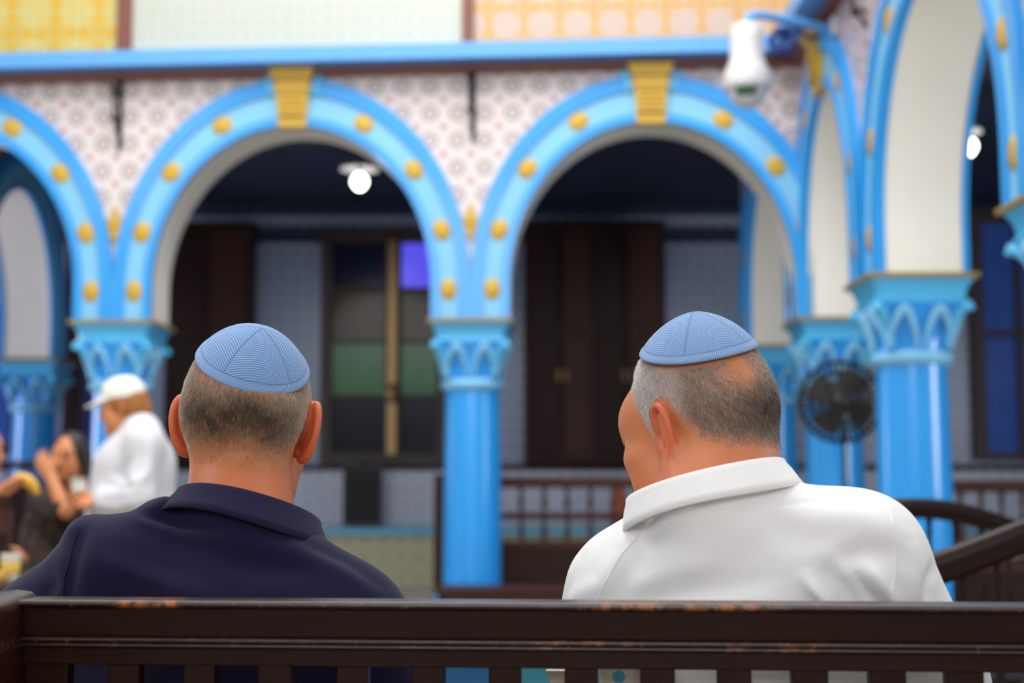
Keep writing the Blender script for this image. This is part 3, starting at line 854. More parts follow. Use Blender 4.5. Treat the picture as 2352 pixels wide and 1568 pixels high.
def settee(label, loc, rz, L, z_end, h, rail_h, n, r, depth=0.45):
    t = thing('wooden_settee', label, 'bench', loc, rz, 'arched wooden settees')
    N = 48
    zc = lambda x: z_end + h * 0.5 * (1 + math.cos(math.pi * x / L))
    top = [(-L + 2*L*i/N, zc(-L + 2*L*i/N)) for i in range(N+1)]
    mb = MB(); rings = []
    for x, z in top:
        rings.append([(x, -0.02, z - rail_h), (x, -0.026, z - 0.02), (x, -0.018, z - 0.004), (x, -0.006, z), (x, 0.006, z), (x, 0.018, z - 0.004), (x, 0.026, z - 0.02), (x, 0.02, z - rail_h)])
    mb.loft(rings, True, True)
    mesh_obj('crest_rail', mb, M['bench_wood'], t)
    zl = 0.56
    mesh_obj('lower_rail', MB().box((-L, -0.018, zl - 0.05), (L, 0.018, zl), 0.004), M['bench_wood'], t)
    for k in range(n):
        x = -L + 0.06 + (2*L - 0.12) * (k + 0.5) / n
        hh = zc(x) - rail_h - zl + 0.02
        pr = spindle_prof(hh, r)
        mesh_obj('spindle', MB().lathe([(q, zl - 0.005 + z) for q, z in pr], 10, (x, 0, 0)), M['bench_wood'], t)
    mesh_obj('seat', MB().box((-L, 0.0, 0.42), (L, depth, 0.455), 0.008), M['bench_wood'], t)
    for sx in (-1, 1):
        mesh_obj('back_post', MB().box((sx*(L-0.025) - 0.025, -0.024, 0), (sx*(L-0.025) + 0.025, 0.024, z_end - rail_h*0.3), 0.005), M['bench_wood'], t)
        mesh_obj('leg', MB().lathe([(0.022, 0), (0.028, 0.05), (0.02, 0.2), (0.03, 0.3), (0.026, 0.42)], 12, (sx*(L-0.03), depth - 0.04, 0)), M['bench_wood'], t)
        arm = MB().tube([(sx*(L-0.025), 0.0, 0.68), (sx*(L-0.02), 0.2, 0.70), (sx*(L-0.02), depth - 0.05, 0.68), (sx*(L-0.02), depth, 0.65)], 0.022, 10)
        arm.tube([(sx*(L-0.03), depth - 0.04, 0.44), (sx*(L-0.02), depth - 0.05, 0.68)], 0.018, 10)
        mesh_obj('arm', arm, M['bench_wood'], t)
    return t
settee('arched wooden settee back with dark spindles rising to the right, beside the man in white', (1.30, 3.0, 0), 0, 0.60, 0.872, 0.148, 0.068, 15, 0.011)
settee('arched wooden settee before the glossy blue column, its crest sloping down rightwards', (1.24, 4.4, 0), 0, 0.78, 0.80, 0.20, 0.062, 18, 0.012)

# table with a cup and a packet at the left edge
M['table_wood'] = simple('dark table wood', (60, 38, 28), 0.4, var=0.2)
c = P(-20, 1330, 5.2)
t = thing('side_table', 'small dark table at the left picture edge with a cup and yellow packet on it', 'table', (c[0], c[1], 0))
zt = float(c[2])
mesh_obj('table_top', MB().box((-0.35, -0.2, zt - 0.03), (0.16, 0.3, zt), 0.006), M['table_wood'], t)
for sx, sy in ((-0.31, -0.16), (0.12, -0.16), (-0.31, 0.26), (0.12, 0.26)):
    mesh_obj('leg', MB().box((sx - 0.02, sy - 0.02, 0), (sx + 0.02, sy + 0.02, zt - 0.028), 0.004), M['table_wood'], t)
M['paper_white'] = simple('white paper cup', (225, 222, 212), 0.6, var=0.03)
M['yellow_pack'] = simple('yellow packet', (214, 170, 52), 0.5, var=0.15, scale=30)
c2 = P(24, 1300, 5.2)
t = thing('paper_cup', 'white paper cup standing on the small table at the left edge', 'cup', (c2[0], c2[1], zt))
mesh_obj('cup_wall', MB().lathe([(0.027, 0), (0.036, 0.085), (0.038, 0.09), (0.034, 0.088), (0.025, 0.006)], 24), M['paper_white'], t)
mesh_obj('sleeve', MB().lathe([(0.0305, 0.02), (0.036, 0.062), (0.0345, 0.062), (0.029, 0.02)], 24, cap=False), M['yellow_pack'], t)
o = mesh_obj('packet', MB().box((-0.045, -0.03, 0), (0.045, 0.03, 0.035), 0.01), M['yellow_pack']); o.location = (float(c2[0]) - 0.03, float(c2[1]) - 0.10, zt)
tag(o, 'yellow packet lying on the small table before the white cup', 'packet', None, 'thing')

# ------------------------------------------------------------------ the bench in the foreground
def bench_wood():
    t = NT('dark polished bench wood')
    x, y, z = t.obj()
    tc = t.n('ShaderNodeTexCoord')
    mp = t.n('ShaderNodeMapping'); mp.inputs['Scale'].default_value = (1.5, 22, 22)
    t.link(tc.outputs['Object'], mp.inputs['Vector'])
    grain = t.noise(6, 5, 0.6, mp.outputs[0], 1.2)
    c = t.mix(grain, lin((26, 10, 6)), lin((44, 18, 10)))
    # varnish rubbed through along the upper bead and the moulding
    mp2 = t.n('ShaderNodeMapping'); mp2.inputs['Scale'].default_value = (1.0, 3, 3)
    t.link(tc.outputs['Object'], mp2.inputs['Vector'])
    long = t.noise(5.5, 2, 0.5, mp2.outputs[0]); fine = t.noise(70, 4, 0.7)
    edge = t.math('MAXIMUM', t.math('SUBTRACT', 1.0, t.ramp(t.math('ABSOLUTE', t.math('SUBTRACT', z, BEAD_Z)), 0.002, 0.006)),
                  t.math('SUBTRACT', 1.0, t.ramp(t.math('ABSOLUTE', t.math('SUBTRACT', z, MOULD_Z)), 0.003, 0.006)))
    def zone(cx, w):
        return t.math('SUBTRACT', 1.0, t.ramp(t.math('ABSOLUTE', t.math('SUBTRACT', x, cx)), w*0.6, w))
    top = t.ramp(z, BEAD_Z - 0.008, BEAD_Z - 0.004)
    zt_ = t.math('MAXIMUM', zone(-0.36, 0.040), t.math('MULTIPLY', zone(0.17, 0.12), 0.72))
    zm_ = t.math('MULTIPLY', zone(0.16, 0.17), 0.62)
    zn = t.math('ADD', t.math('MULTIPLY', zt_, top), t.math('MULTIPLY', zm_, t.math('SUBTRACT', 1.0, top)))
    wear = t.math('MULTIPLY', t.math('MULTIPLY', edge, zn), t.ramp(t.math('ADD', t.math('MULTIPLY', fine, 0.7), t.math('MULTIPLY', long, 0.5)), 0.56, 0.70))
    c = t.mix(wear, c, lin((160, 92, 36)))
    scuff = t.math('MULTIPLY', edge, t.ramp(t.noise(130, 3, 0.7), 0.55, 0.8))
    c = t.mix(t.math('MULTIPLY', scuff, 0.35), c, lin((150, 120, 105)))
    t.color(c)
    t.put(t.b.inputs['Roughness'], t.math('ADD', 0.24, t.math('MULTIPLY', t.noise(40, 3), 0.22)))
    # rubbed edges are glossier than the faces
    t.put(t.b.inputs['Specular IOR Level'], t.math('ADD', 0.14, t.math('MAXIMUM', t.math('MULTIPLY', edge, 0.26), t.math('MULTIPLY', t.ramp(z, Z_TOP - 0.006, Z_TOP - 0.001), 0.7))))
    t.bump(grain, 0.12, 0.002)
    return t.m
DBN = 1.43
RZ_B = -math.radians(4.0)
zpx = lambda py: float(P(1176, py, DBN)[2])
Z_TOP, BEAD_Z, MOULD_Z = zpx(1379), zpx(1388), zpx(1477)
M['bench'] = bench_wood()
bench = thing('wooden_bench', 'dark polished slatted wooden bench in front, both men sitting on it', 'bench', (0, DBN, 0), RZ_B)
XL, XR = -0.492, 1.25
def rail_profile(pts, x0, x1):
    mb = MB()
    mb.loft([[(x, y, z) for y, z in pts] for x in (x0, x1)], True, True, False)
    return mb
zb, zf, zm0, zm1, zr = zpx(1396), zpx(1400), zpx(1464), zpx(1491), zpx(1531)
def arc(cy, cz, r, a0, a1, n=6, sq=1.0):
    return [(cy + r*math.cos(math.radians(a0 + (a1-a0)*i/n)), cz + sq*r*math.sin(math.radians(a0 + (a1-a0)*i/n))) for i in range(n+1)]
bead_r = (Z_TOP - zb) / 2
prof = [(0.024, zm0), (0.024, Z_TOP - 0.006), (0.018, Z_TOP)] + arc(-0.022, Z_TOP - bead_r, bead_r, 90, 270, 8) + [(-0.0185, zb - 0.001), (-0.0165, zf), (-0.0155, zm0)]
mesh_obj('top_rail', rail_profile(prof, XL, XR), M['bench'], bench)
mh = (zm0 - zm1)
prof = [(0.02, zm1), (0.02, zm0 + 0.001), (-0.0155, zm0 + 0.001)] + arc(-0.017, zm0 - mh*0.28, mh*0.28, 90, 270, 6) + arc(-0.016, zm0 - mh*0.76, mh*0.22, 90, 270, 6) + [(-0.013, zm1)]
mesh_obj('moulding', rail_profile(prof, XL, XR), M['bench'], bench)
mesh_obj('lower_rail', MB().box((XL, -0.0125, zr), (XR, 0.0185, zm1 + 0.001), 0.0015), M['bench'], bench)
def bx(px):
    u = (px - W/2) / FPX
    d = DBN / (1 - u * math.tan(RZ_B))
    return u * d / math.cos(RZ_B)
gaps = [(180, 270), (340, 440), (510, 607), (683, 783), (853, 951), (1025, 1125), (1197, 1295), (1370, 1465), (1543, 1638), (1715, 1805), (1887, 1980), (2062, 2152), (2236, 2330)]
edges = [bx(g) for p in gaps for g in p]
slats = [(XL + 0.002, edges[0])] + [(edges[i], edges[i+1]) for i in range(1, len(edges) - 1, 2)]
x = edges[-1]
while x < XR - 0.08:
    slats.append((x, x + 0.031)); x += 0.0745
for a, b in slats:
    mesh_obj('slat', MB().box((a, -0.009, 0.50), (b, 0.011, zr + 0.004), 0.0015), M['bench'], bench)
mesh_obj('bottom_rail', MB().box((XL, -0.015, 0.455), (XR, 0.018, 0.505), 0.003), M['bench'], bench)
mesh_obj('seat', MB().box((XL, 0.02, 0.43), (XR, 0.50, 0.455), 0.006), M['bench'], bench)
mesh_obj('apron', MB().box((XL + 0.03, 0.44, 0.36), (XR - 0.03, 0.465, 0.431), 0.003), M['bench'], bench)
# end board running back towards the viewer, with a rounded top edge
eb = MB()
rings = []
for y, dz in ((-0.36, -0.03), (-0.30, -0.012), (-0.2, -0.003), (-0.05, 0.0), (0.03, 0.002)):
    zt_ = Z_TOP + 0.004 + dz
    rings.append([(XL - 0.05, y, 0.0), (XL - 0.05, y, zt_ - 0.012), (XL - 0.04, y, zt_ - 0.002), (XL - 0.025, y, zt_), (XL - 0.01, y, zt_ - 0.002), (XL + 0.002, y, zt_ - 0.012), (XL + 0.002, y, 0.0)])
eb.loft(rings, True, True)
mesh_obj('end_board', eb, M['bench'], bench)
mesh_obj('end_board', MB().box((XR, -0.03, 0), (XR + 0.05, 0.52, Z_TOP - 0.15), 0.008), M['bench'], bench)
for xx in (XL + 0.03, XR - 0.08):
    mesh_obj('leg', MB().box((xx, 0.42, 0), (xx + 0.05, 0.47, 0.431), 0.004), M['bench'], bench)

# bag and cloth on the seat between the men
def dots_mat():
    t = NT('beige canvas with turquoise dots')
    x, y, z = t.obj()
    def cell(a, off):
        return t.math('SUBTRACT', t.math('FRACT', t.math('ADD', t.math('DIVIDE', a, 0.030), off + 50.0)), 0.5)
    def dot(off):
        cu, cv = cell(x, off), cell(z, off)
        return t.math('SUBTRACT', 1.0, t.ramp(t.math('SQRT', t.math('ADD', t.math('MULTIPLY', cu, cu), t.math('MULTIPLY', cv, cv))), 0.20, 0.25))
    d = t.math('MAXIMUM', dot(0.0), dot(0.5))
    t.color(t.mix(d, lin((206, 196, 176)), lin((72, 160, 188)))); t.set(Roughness=0.85)
    t.bump(t.noise(400, 2), 0.2, 0.001)
    return t.m
M['dots'] = dots_mat()
M['turq_cloth'] = simple('turquoise cloth', (88, 186, 208), 0.85, var=0.12, scale=14)
M['blue_cloth'] = simple('mid blue cloth', (70, 140, 200), 0.85, var=0.08, scale=10)
def soft_bag(mb, x0, x1, y0, y1, z0, z1, bulge=0.02, slump=0.0, seed=1):
    r = random.Random(seed); rings = []
    for i in range(13):
        f = i / 12.0
        b = bulge * math.sin(math.pi * min(1, f * 1.05)) ; tk = 1 - 0.45 * f ** 3
        ring = []
        for j in range(32):
            a = 2 * math.pi * j / 32
            c, s = math.cos(a), math.sin(a)
            ex = 0.35
            xx = (x0+x1)/2 + ((x1-x0)/2 + b*0.4) * math.copysign(abs(c) ** ex, c)
            yy = (y0+y1)/2 + ((y1-y0)/2 * tk + b) * math.copysign(abs(s) ** ex, s)
            zz = z0 + (z1 - z0) * f + (0.006 * math.sin(3*a + seed) - slump * (c*0.5+0.5)) * f
            ring.append((xx + 0.003*math.sin(9*f + 2*a), yy + 0.003*math.cos(7*f + 3*a), zz))
        rings.append(ring)
    return mb.loft(rings, True, True)
def at_bench(px, d):
    return (px - W/2) / FPX * d
zs = 0.457
x0, x1 = at_bench(1372, 1.555), at_bench(1458, 1.555)
t = thing('tote_bag', 'beige canvas bag with turquoise dots on the bench beside the man in white', 'bag', ((x0+x1)/2, 1.545, zs), RZ_B)
hw = (x1 - x0) / 2
mesh_obj('bag_body', soft_bag(MB(), -hw, hw, -0.045, 0.045, 0, 0.42, 0.012, 0.0, 2), M['dots'], t)
for sy in (-0.03, 0.03):
    mesh_obj('strap', MB().tube([(-0.03, sy, 0.40), (-0.028, sy, 0.415), (0, sy, 0.425), (0.028, sy, 0.415), (0.03, sy, 0.40)], 0.006, 8), M['dots'], t)
x0, x1 = at_bench(1190, 1.545), at_bench(1350, 1.545)
t = thing('shoulder_bag', 'turquoise and beige cloth bag on the bench seat, left of the dotted bag', 'bag', ((x0+x1)/2, 1.55, zs), RZ_B)
hw = (x1 - x0) / 2
mesh_obj('bag_body', soft_bag(MB(), -hw, hw, -0.045, 0.045, 0, 0.415, 0.012, 0.02, 3), M['turq_cloth'], t)
mb = MB().prism([(-0.005, 0.40), (hw*0.98, 0.40), (hw*0.98, 0.30), (0.03, 0.31)], -0.064, -0.052)
mesh_obj('flap', mb, simple('beige cloth', (206, 194, 170), 0.85, var=0.06), t)
x0, x1 = at_bench(1010, 1.545), at_bench(1170, 1.545)
t = thing('cloth_bag', 'plain mid blue cloth bag on the bench seat beside the man in navy', 'bag', ((x0+x1)/2, 1.56, zs), RZ_B)
hw = (x1 - x0) / 2
mesh_obj('bag_body', soft_bag(MB(), -hw, hw, -0.04, 0.04, 0, 0.41, 0.012, 0.0, 5), M['blue_cloth'], t)
mesh_obj('strap', MB().tube([(-0.04, 0, 0.40), (-0.03, 0, 0.42), (0.03, 0, 0.42), (0.04, 0, 0.40)], 0.006, 8), M['blue_cloth'], t)

# terracotta jar on the ledge, glimpsed through the spindles
M['terracotta'] = simple('terracotta', (196, 104, 62), 0.7, var=0.12)
c = P(1424, 1150, 14.85)
t = thing('terracotta_jar', 'orange terracotta jar on the ledge, glimpsed between the wooden balustrade spindles', 'jar', (c[0], 14.85, 0.585))
mesh_obj('jar_body', MB().lathe([(0.06, 0), (0.085, 0.03), (0.11, 0.14), (0.10, 0.24), (0.06, 0.31), (0.05, 0.35), (0.065, 0.40), (0.055, 0.40), (0.04, 0.34)], 28), M['terracotta'], t)
mesh_obj('lid', MB().lathe([(0.055, 0.395), (0.06, 0.405), (0.03, 0.425), (0.012, 0.43), (0.016, 0.45), (0.004, 0.46)], 24), M['terracotta'], t)
# ------------------------------------------------------------------ people: smooth solid modelling
def sd_cone(Q, a, b, r1, r2):
    """Rounded cone between a and b."""
    a = np.asarray(a, np.float32); b = np.asarray(b, np.float32)
    ba = b - a; L2 = float(ba @ ba) + 1e-12
    pa = Q - a
    t = np.clip(pa @ ba / L2, 0, 1)
    d = pa - t[:, None] * ba
    return np.sqrt((d * d).sum(1)) - (r1 + (r2 - r1) * t)

def sd_ell(Q, c, r, R=None):
    p = Q - np.asarray(c, np.float32)
    if R is not None: p = p @ np.asarray(R, np.float32)
    r = np.asarray(r, np.float32)
    k0 = np.sqrt(((p / r) ** 2).sum(1)); k1 = np.sqrt(((p / (r * r)) ** 2).sum(1)) + 1e-9
    return k0 * (k0 - 1.0) / k1

def smin(a, b, k):
    h = np.clip(0.5 + 0.5 * (b - a) / k, 0, 1)
    return b + (a - b) * h - k * h * (1 - h)

def smax(a, b, k): return -smin(-a, -b, k)

def surface(f, lo, hi, h):
    """Surface nets over the solid f < 0, sampled only near the surface."""
    B = 8
    lo = np.asarray(lo, np.float64) - 3 * h; hi = np.asarray(hi, np.float64) + 3 * h
    nb = np.maximum(1, np.ceil((hi - lo) / (h * B)).astype(int)); n = nb * B
    bi = np.stack(np.meshgrid(*[np.arange(q) for q in nb], indexing='ij'), -1).reshape(-1, 3)
    bc = (lo + (bi * B + B / 2 - 0.5) * h).astype(np.float32)
    fc = f(bc)
    Fd = np.repeat(np.repeat(np.repeat((np.where(fc > 0, 1, -1) * 10 * h).astype(np.float32).reshape(nb), B, 0), B, 1), B, 2)
    act = bi[np.abs(fc) < h * B * 1.25]
    off = np.stack(np.meshgrid(*[np.arange(B)] * 3, indexing='ij'), -1).reshape(-1, 3)
    allidx = []
    for s in range(0, len(act), 400):
        ix = (act[s:s+400, None, :] * B + off[None]).reshape(-1, 3)
        Fd[ix[:, 0], ix[:, 1], ix[:, 2]] = f((lo + ix * h).astype(np.float32))
        allidx.append(ix)
    ix = np.concatenate(allidx)
    ix = ix[((ix < n - 1) & (ix > 0)).all(1)]
    st = np.array([n[1] * n[2], n[2], 1])
    fl = ix @ st; Ff = Fd.ravel()
    co = np.array([[i, j, k] for i in (0, 1) for j in (0, 1) for k in (0, 1)])
    V = np.stack([Ff[fl + c @ st] for c in co])
    neg = V < 0
    m = neg.any(0) & ~neg.all(0)
    ix, fl, V, neg = ix[m], fl[m], V[:, m], neg[:, m]
    acc = np.zeros((len(ix), 3)); cnt = np.zeros(len(ix))
    for a in range(8):
        for b in range(a + 1, 8):
            if np.abs(co[a] - co[b]).sum() != 1: continue
            e = neg[a] != neg[b]
            t = V[a] / np.where(e, V[a] - V[b], 1)
            acc += np.where(e[:, None], co[a] + t[:, None] * (co[b] - co[a]), 0); cnt += e
    verts = lo + (ix + acc / cnt[:, None]) * h
    order = np.argsort(fl); sf = fl[order]
    def find(q):
        p = np.searchsorted(sf, q); p = np.clip(p, 0, len(sf) - 1)
        return np.where(sf[p] == q, order[p], -1)
    quads = []
    for ax in range(3):
        b, c = [(1, 2), (2, 0), (0, 1)][ax]
        s0 = Ff[fl] < 0; s1 = Ff[fl + st[ax]] < 0
        e = s0 != s1
        p = fl[e]
        q = np.stack([find(p), find(p - st[b]), find(p - st[b] - st[c]), find(p - st[c])], 1)
        ok = (q >= 0).all(1); q = q[ok]; s = s0[e][ok]
        q[~s] = q[~s][:, ::-1]
        quads.append(q)
    return verts, np.concatenate(quads)

def relax(v, q, it=2, lam=0.5):
    for _ in range(it):
        s = np.zeros_like(v); c = np.zeros(len(v))
        for a, b in ((0, 1), (1, 2), (2, 3), (3, 0)):
            np.add.at(s, q[:, a], v[q[:, b]]); np.add.at(c, q[:, a], 1)
            np.add.at(s, q[:, b], v[q[:, a]]); np.add.at(c, q[:, b], 1)
        v = v + lam * (s / np.maximum(c, 1)[:, None] - v)
    return v

def normals(v, q):
    nrm = np.cross(v[q[:, 2]] - v[q[:, 0]], v[q[:, 3]] - v[q[:, 1]])
    N = np.zeros_like(v)
    for a in range(4): np.add.at(N, q[:, a], nrm)
    return N / (np.linalg.norm(N, axis=1, keepdims=True) + 1e-12)

def frame(o, x, y, z):
    M_ = np.eye(4); M_[:3, 0], M_[:3, 1], M_[:3, 2], M_[:3, 3] = x, y, z, o
    return M_
def unit(a): a = np.asarray(a, float); return a / np.linalg.norm(a)
def to_local(M_, Q, s=1.0):
    return ((Q - M_[:3, 3].astype(np.float32)) @ M_[:3, :3].astype(np.float32)) / np.float32(s)
def to_world(M_, q, s=1.0):
    return (np.asarray(q, float) * s) @ M_[:3, :3].T + M_[:3, 3]

def head_frame(o, yaw, bow, roll):
    R = np.array(Matrix.Rotation(math.radians(yaw), 3, 'Z') @ Matrix.Rotation(math.radians(-bow), 3, 'X') @ Matrix.Rotation(math.radians(roll), 3, 'Y'))
    M_ = np.eye(4); M_[:3, :3] = R; M_[:3, 3] = o
    return M_

# ear outline, right side (x outwards)
EAR = [(0.066, 0.012, 0.0097), (0.0704, 0.012, 0.0273), (0.0778, 0.004, 0.037), (0.0845, -0.009, 0.0344), (0.0878, -0.017, 0.0203), (0.0875, -0.019, 0.0027), (0.0838, -0.015, -0.0132), (0.0771, -0.006, -0.0272), (0.0704, 0.003, -0.0308), (0.0667, 0.006, -0.022)]
EAR_R = [0.0035, 0.004, 0.0045, 0.0048, 0.0048, 0.0046, 0.0046, 0.0062, 0.006, 0.004]

def spline(p, r, sub=4):
    p = np.array(p); r = np.array(r); n = len(p); o, rr = [], []
    for i in range(n - 1):
        a, b, c, d = p[max(i-1, 0)], p[i], p[i+1], p[min(i+2, n-1)]
        for k in range(sub):
            t = k / sub
            o.append(0.5*((2*b) + (-a+c)*t + (2*a-5*b+4*c-d)*t*t + (-a+3*b-3*c+d)*t**3)); rr.append(r[i]*(1-t) + r[i+1]*t)
    return o + [p[-1]], rr + [r[-1]]
EAR, EAR_R = spline(EAR, EAR_R)

def ear_field(q, sgn):
    p = q.copy(); p[:, 0] *= sgn
    u = unit((0.030, -0.031, 0.0)); n = unit((0.031, 0.030, 0)); R = np.stack([u, n, (0, 0, 1)], 1)
    d = sd_ell(p, (0.0762, -0.005, 0.002), (0.017, 0.0045, 0.032), R)
    for i in range(len(EAR) - 1):
        rim = np.minimum(rim, sd_cone(p, EAR[i], EAR[i+1], EAR_R[i], EAR_R[i+1])) if i else sd_cone(p, EAR[0], EAR[1], EAR_R[0], EAR_R[1])
    d = smin(d, rim, 0.004)
    # antihelix ridge and hollow of the concha on the outer face
    d = smin(d, sd_cone(p, (0.079, -0.004, 0.024), (0.082, -0.006, -0.008), 0.004, 0.004), 0.004)
    d = smax(d, -sd_ell(p, (0.077, 0.008, -0.002), (0.009, 0.010, 0.015)), 0.004)
    d = smin(d, sd_cone(p, (0.069, 0.012, -0.008), (0.072, 0.010, -0.016), 0.004, 0.003), 0.004)
    return d

def head_field(q, sh):
    """Head in its own frame: x right, y to the face, z up, origin between the ears."""
    cl, ch = sh.get('cl', 1.0), sh.get('ch', 1.0)
    d = sd_ell(q, (0, -0.012, 0.035), (0.0745, 0.096 * cl, 0.086 * ch))
    d = smin(d, sd_ell(q, (0, -0.052 * cl, 0.004), (0.062, 0.052 * cl, 0.060)), 0.03)
    d = smin(d, sd_ell(q, (0, 0.030, -0.035), (0.060 * sh.get('jaw', 1), 0.062, 0.088)), 0.03)
    d = smin(d, sd_ell(q, (0, 0.040, -0.078), (0.052 * sh.get('jaw', 1), 0.050, 0.040)), 0.03)
    d = smin(d, sd_ell(q, (0, 0.082, -0.104), (0.020, 0.016, 0.016)), 0.02)
    for s in (-1, 1):
        d = smin(d, sd_ell(q, (s*0.045*sh.get('jaw', 1)**0.4, 0.062, -0.026), (0.024, 0.024, 0.02)), 0.025)
        d = smin(d, sd_ell(q, (s*0.044*sh.get('jaw', 1), 0.045, -0.062), (0.026, 0.03, 0.03)), 0.025)
        d = smax(d, -sd_ell(q, (s*0.032, 0.104, 0.004), (0.018, 0.016, 0.012)), 0.012)
        d = smin(d, sd_ell(q, (s*0.032, 0.080, 0.003), (0.0135, 0.0135, 0.0125)), 0.004)
    d = smin(d, sd_cone(q, (-0.034, 0.079, 0.022), (0.034, 0.079, 0.022), 0.011, 0.011), 0.014)
    for s in (-1, 1): d = smin(d, sd_ell(q, (s*0.040, 0.055, 0.022), (0.024, 0.030, 0.035)), 0.02)
    d = smin(d, sd_cone(q, (0, 0.090, 0.012), (0, 0.113, -0.030), 0.007, 0.011), 0.010)
    for s in (-1, 1): d = smin(d, sd_ell(q, (s*0.013, 0.103, -0.034), (0.009, 0.011, 0.008)), 0.006)
    d = smin(d, sd_ell(q, (0, 0.090, -0.060), (0.026, 0.012, 0.007)), 0.006)
    d = smin(d, sd_ell(q, (0, 0.090, -0.071), (0.022, 0.012, 0.008)), 0.005)
    d = smax(d, -sd_ell(q, (0, 0.105, -0.0655), (0.024, 0.010, 0.0022)), 0.003)
    if sh.get('fold'):
        d = smin(d, sd_cone(q, (-0.042, -0.058, -0.052), (0.036, -0.062, -0.052), 0.017, 0.017), 0.02)
    m = np.abs(q[:, 0]) > 0.045
    e = np.full(len(q), 1.0, np.float32)
    for s in (-1, 1):
        w_ = m & (q[:, 0] * s > 0)
        if w_.any(): e[w_] = ear_field(q[w_] - np.array([0, 0, sh.get('ear_dz', 0.0)], np.float32), s)
    return smin(d, e, 0.007)

FING = [(-0.033, 0.088, 0.066, 0.0085), (-0.011, 0.094, 0.076, 0.0088), (0.011, 0.092, 0.071, 0.0086), (0.031, 0.084, 0.055, 0.0076)]
def hand_field(q, curl=0.35):
    """Hand: wrist at the origin, fingers to +y, back of the hand +z, thumb on -x."""
    d = sd_ell(q, (0, 0.050, 0), (0.042, 0.054, 0.015))
    d = smin(d, sd_cone(q, (0, -0.01, 0), (0, 0.03, 0), 0.025, 0.024), 0.02)
    for x, y0, L, r in FING:
        a = np.array([x, y0 - 0.012, 0.0]); an = 0.0
        f_ = 1e3
        for sg, fr in ((0.46, 1.0), (0.31, 1.3), (0.23, 1.0)):
            an += curl * fr
            b = a + np.array([x * 0.15 * sg, math.cos(an), -math.sin(an)]) * L * sg
            f_ = np.minimum(f_, sd_cone(q, a, b, r, r * 0.92)); a = b; r *= 0.92
        d = smin(d, f_, 0.005)
    t0, t1, t2, t3 = (-0.022, 0.018, -0.006), (-0.045, 0.045, -0.014), (-0.056, 0.074, -0.020), (-0.056, 0.098, -0.026)
    for a, b, r1, r2 in ((t0, t1, 0.014, 0.0115), (t1, t2, 0.0112, 0.0098), (t2, t3, 0.0098, 0.008)):
        d = smin(d, sd_cone(q, a, b, r1, r2), 0.008)
    return d

def near(Q, c, r):
    d = Q - np.asarray(c, np.float32)
    return (d * d).sum(1) < r * r

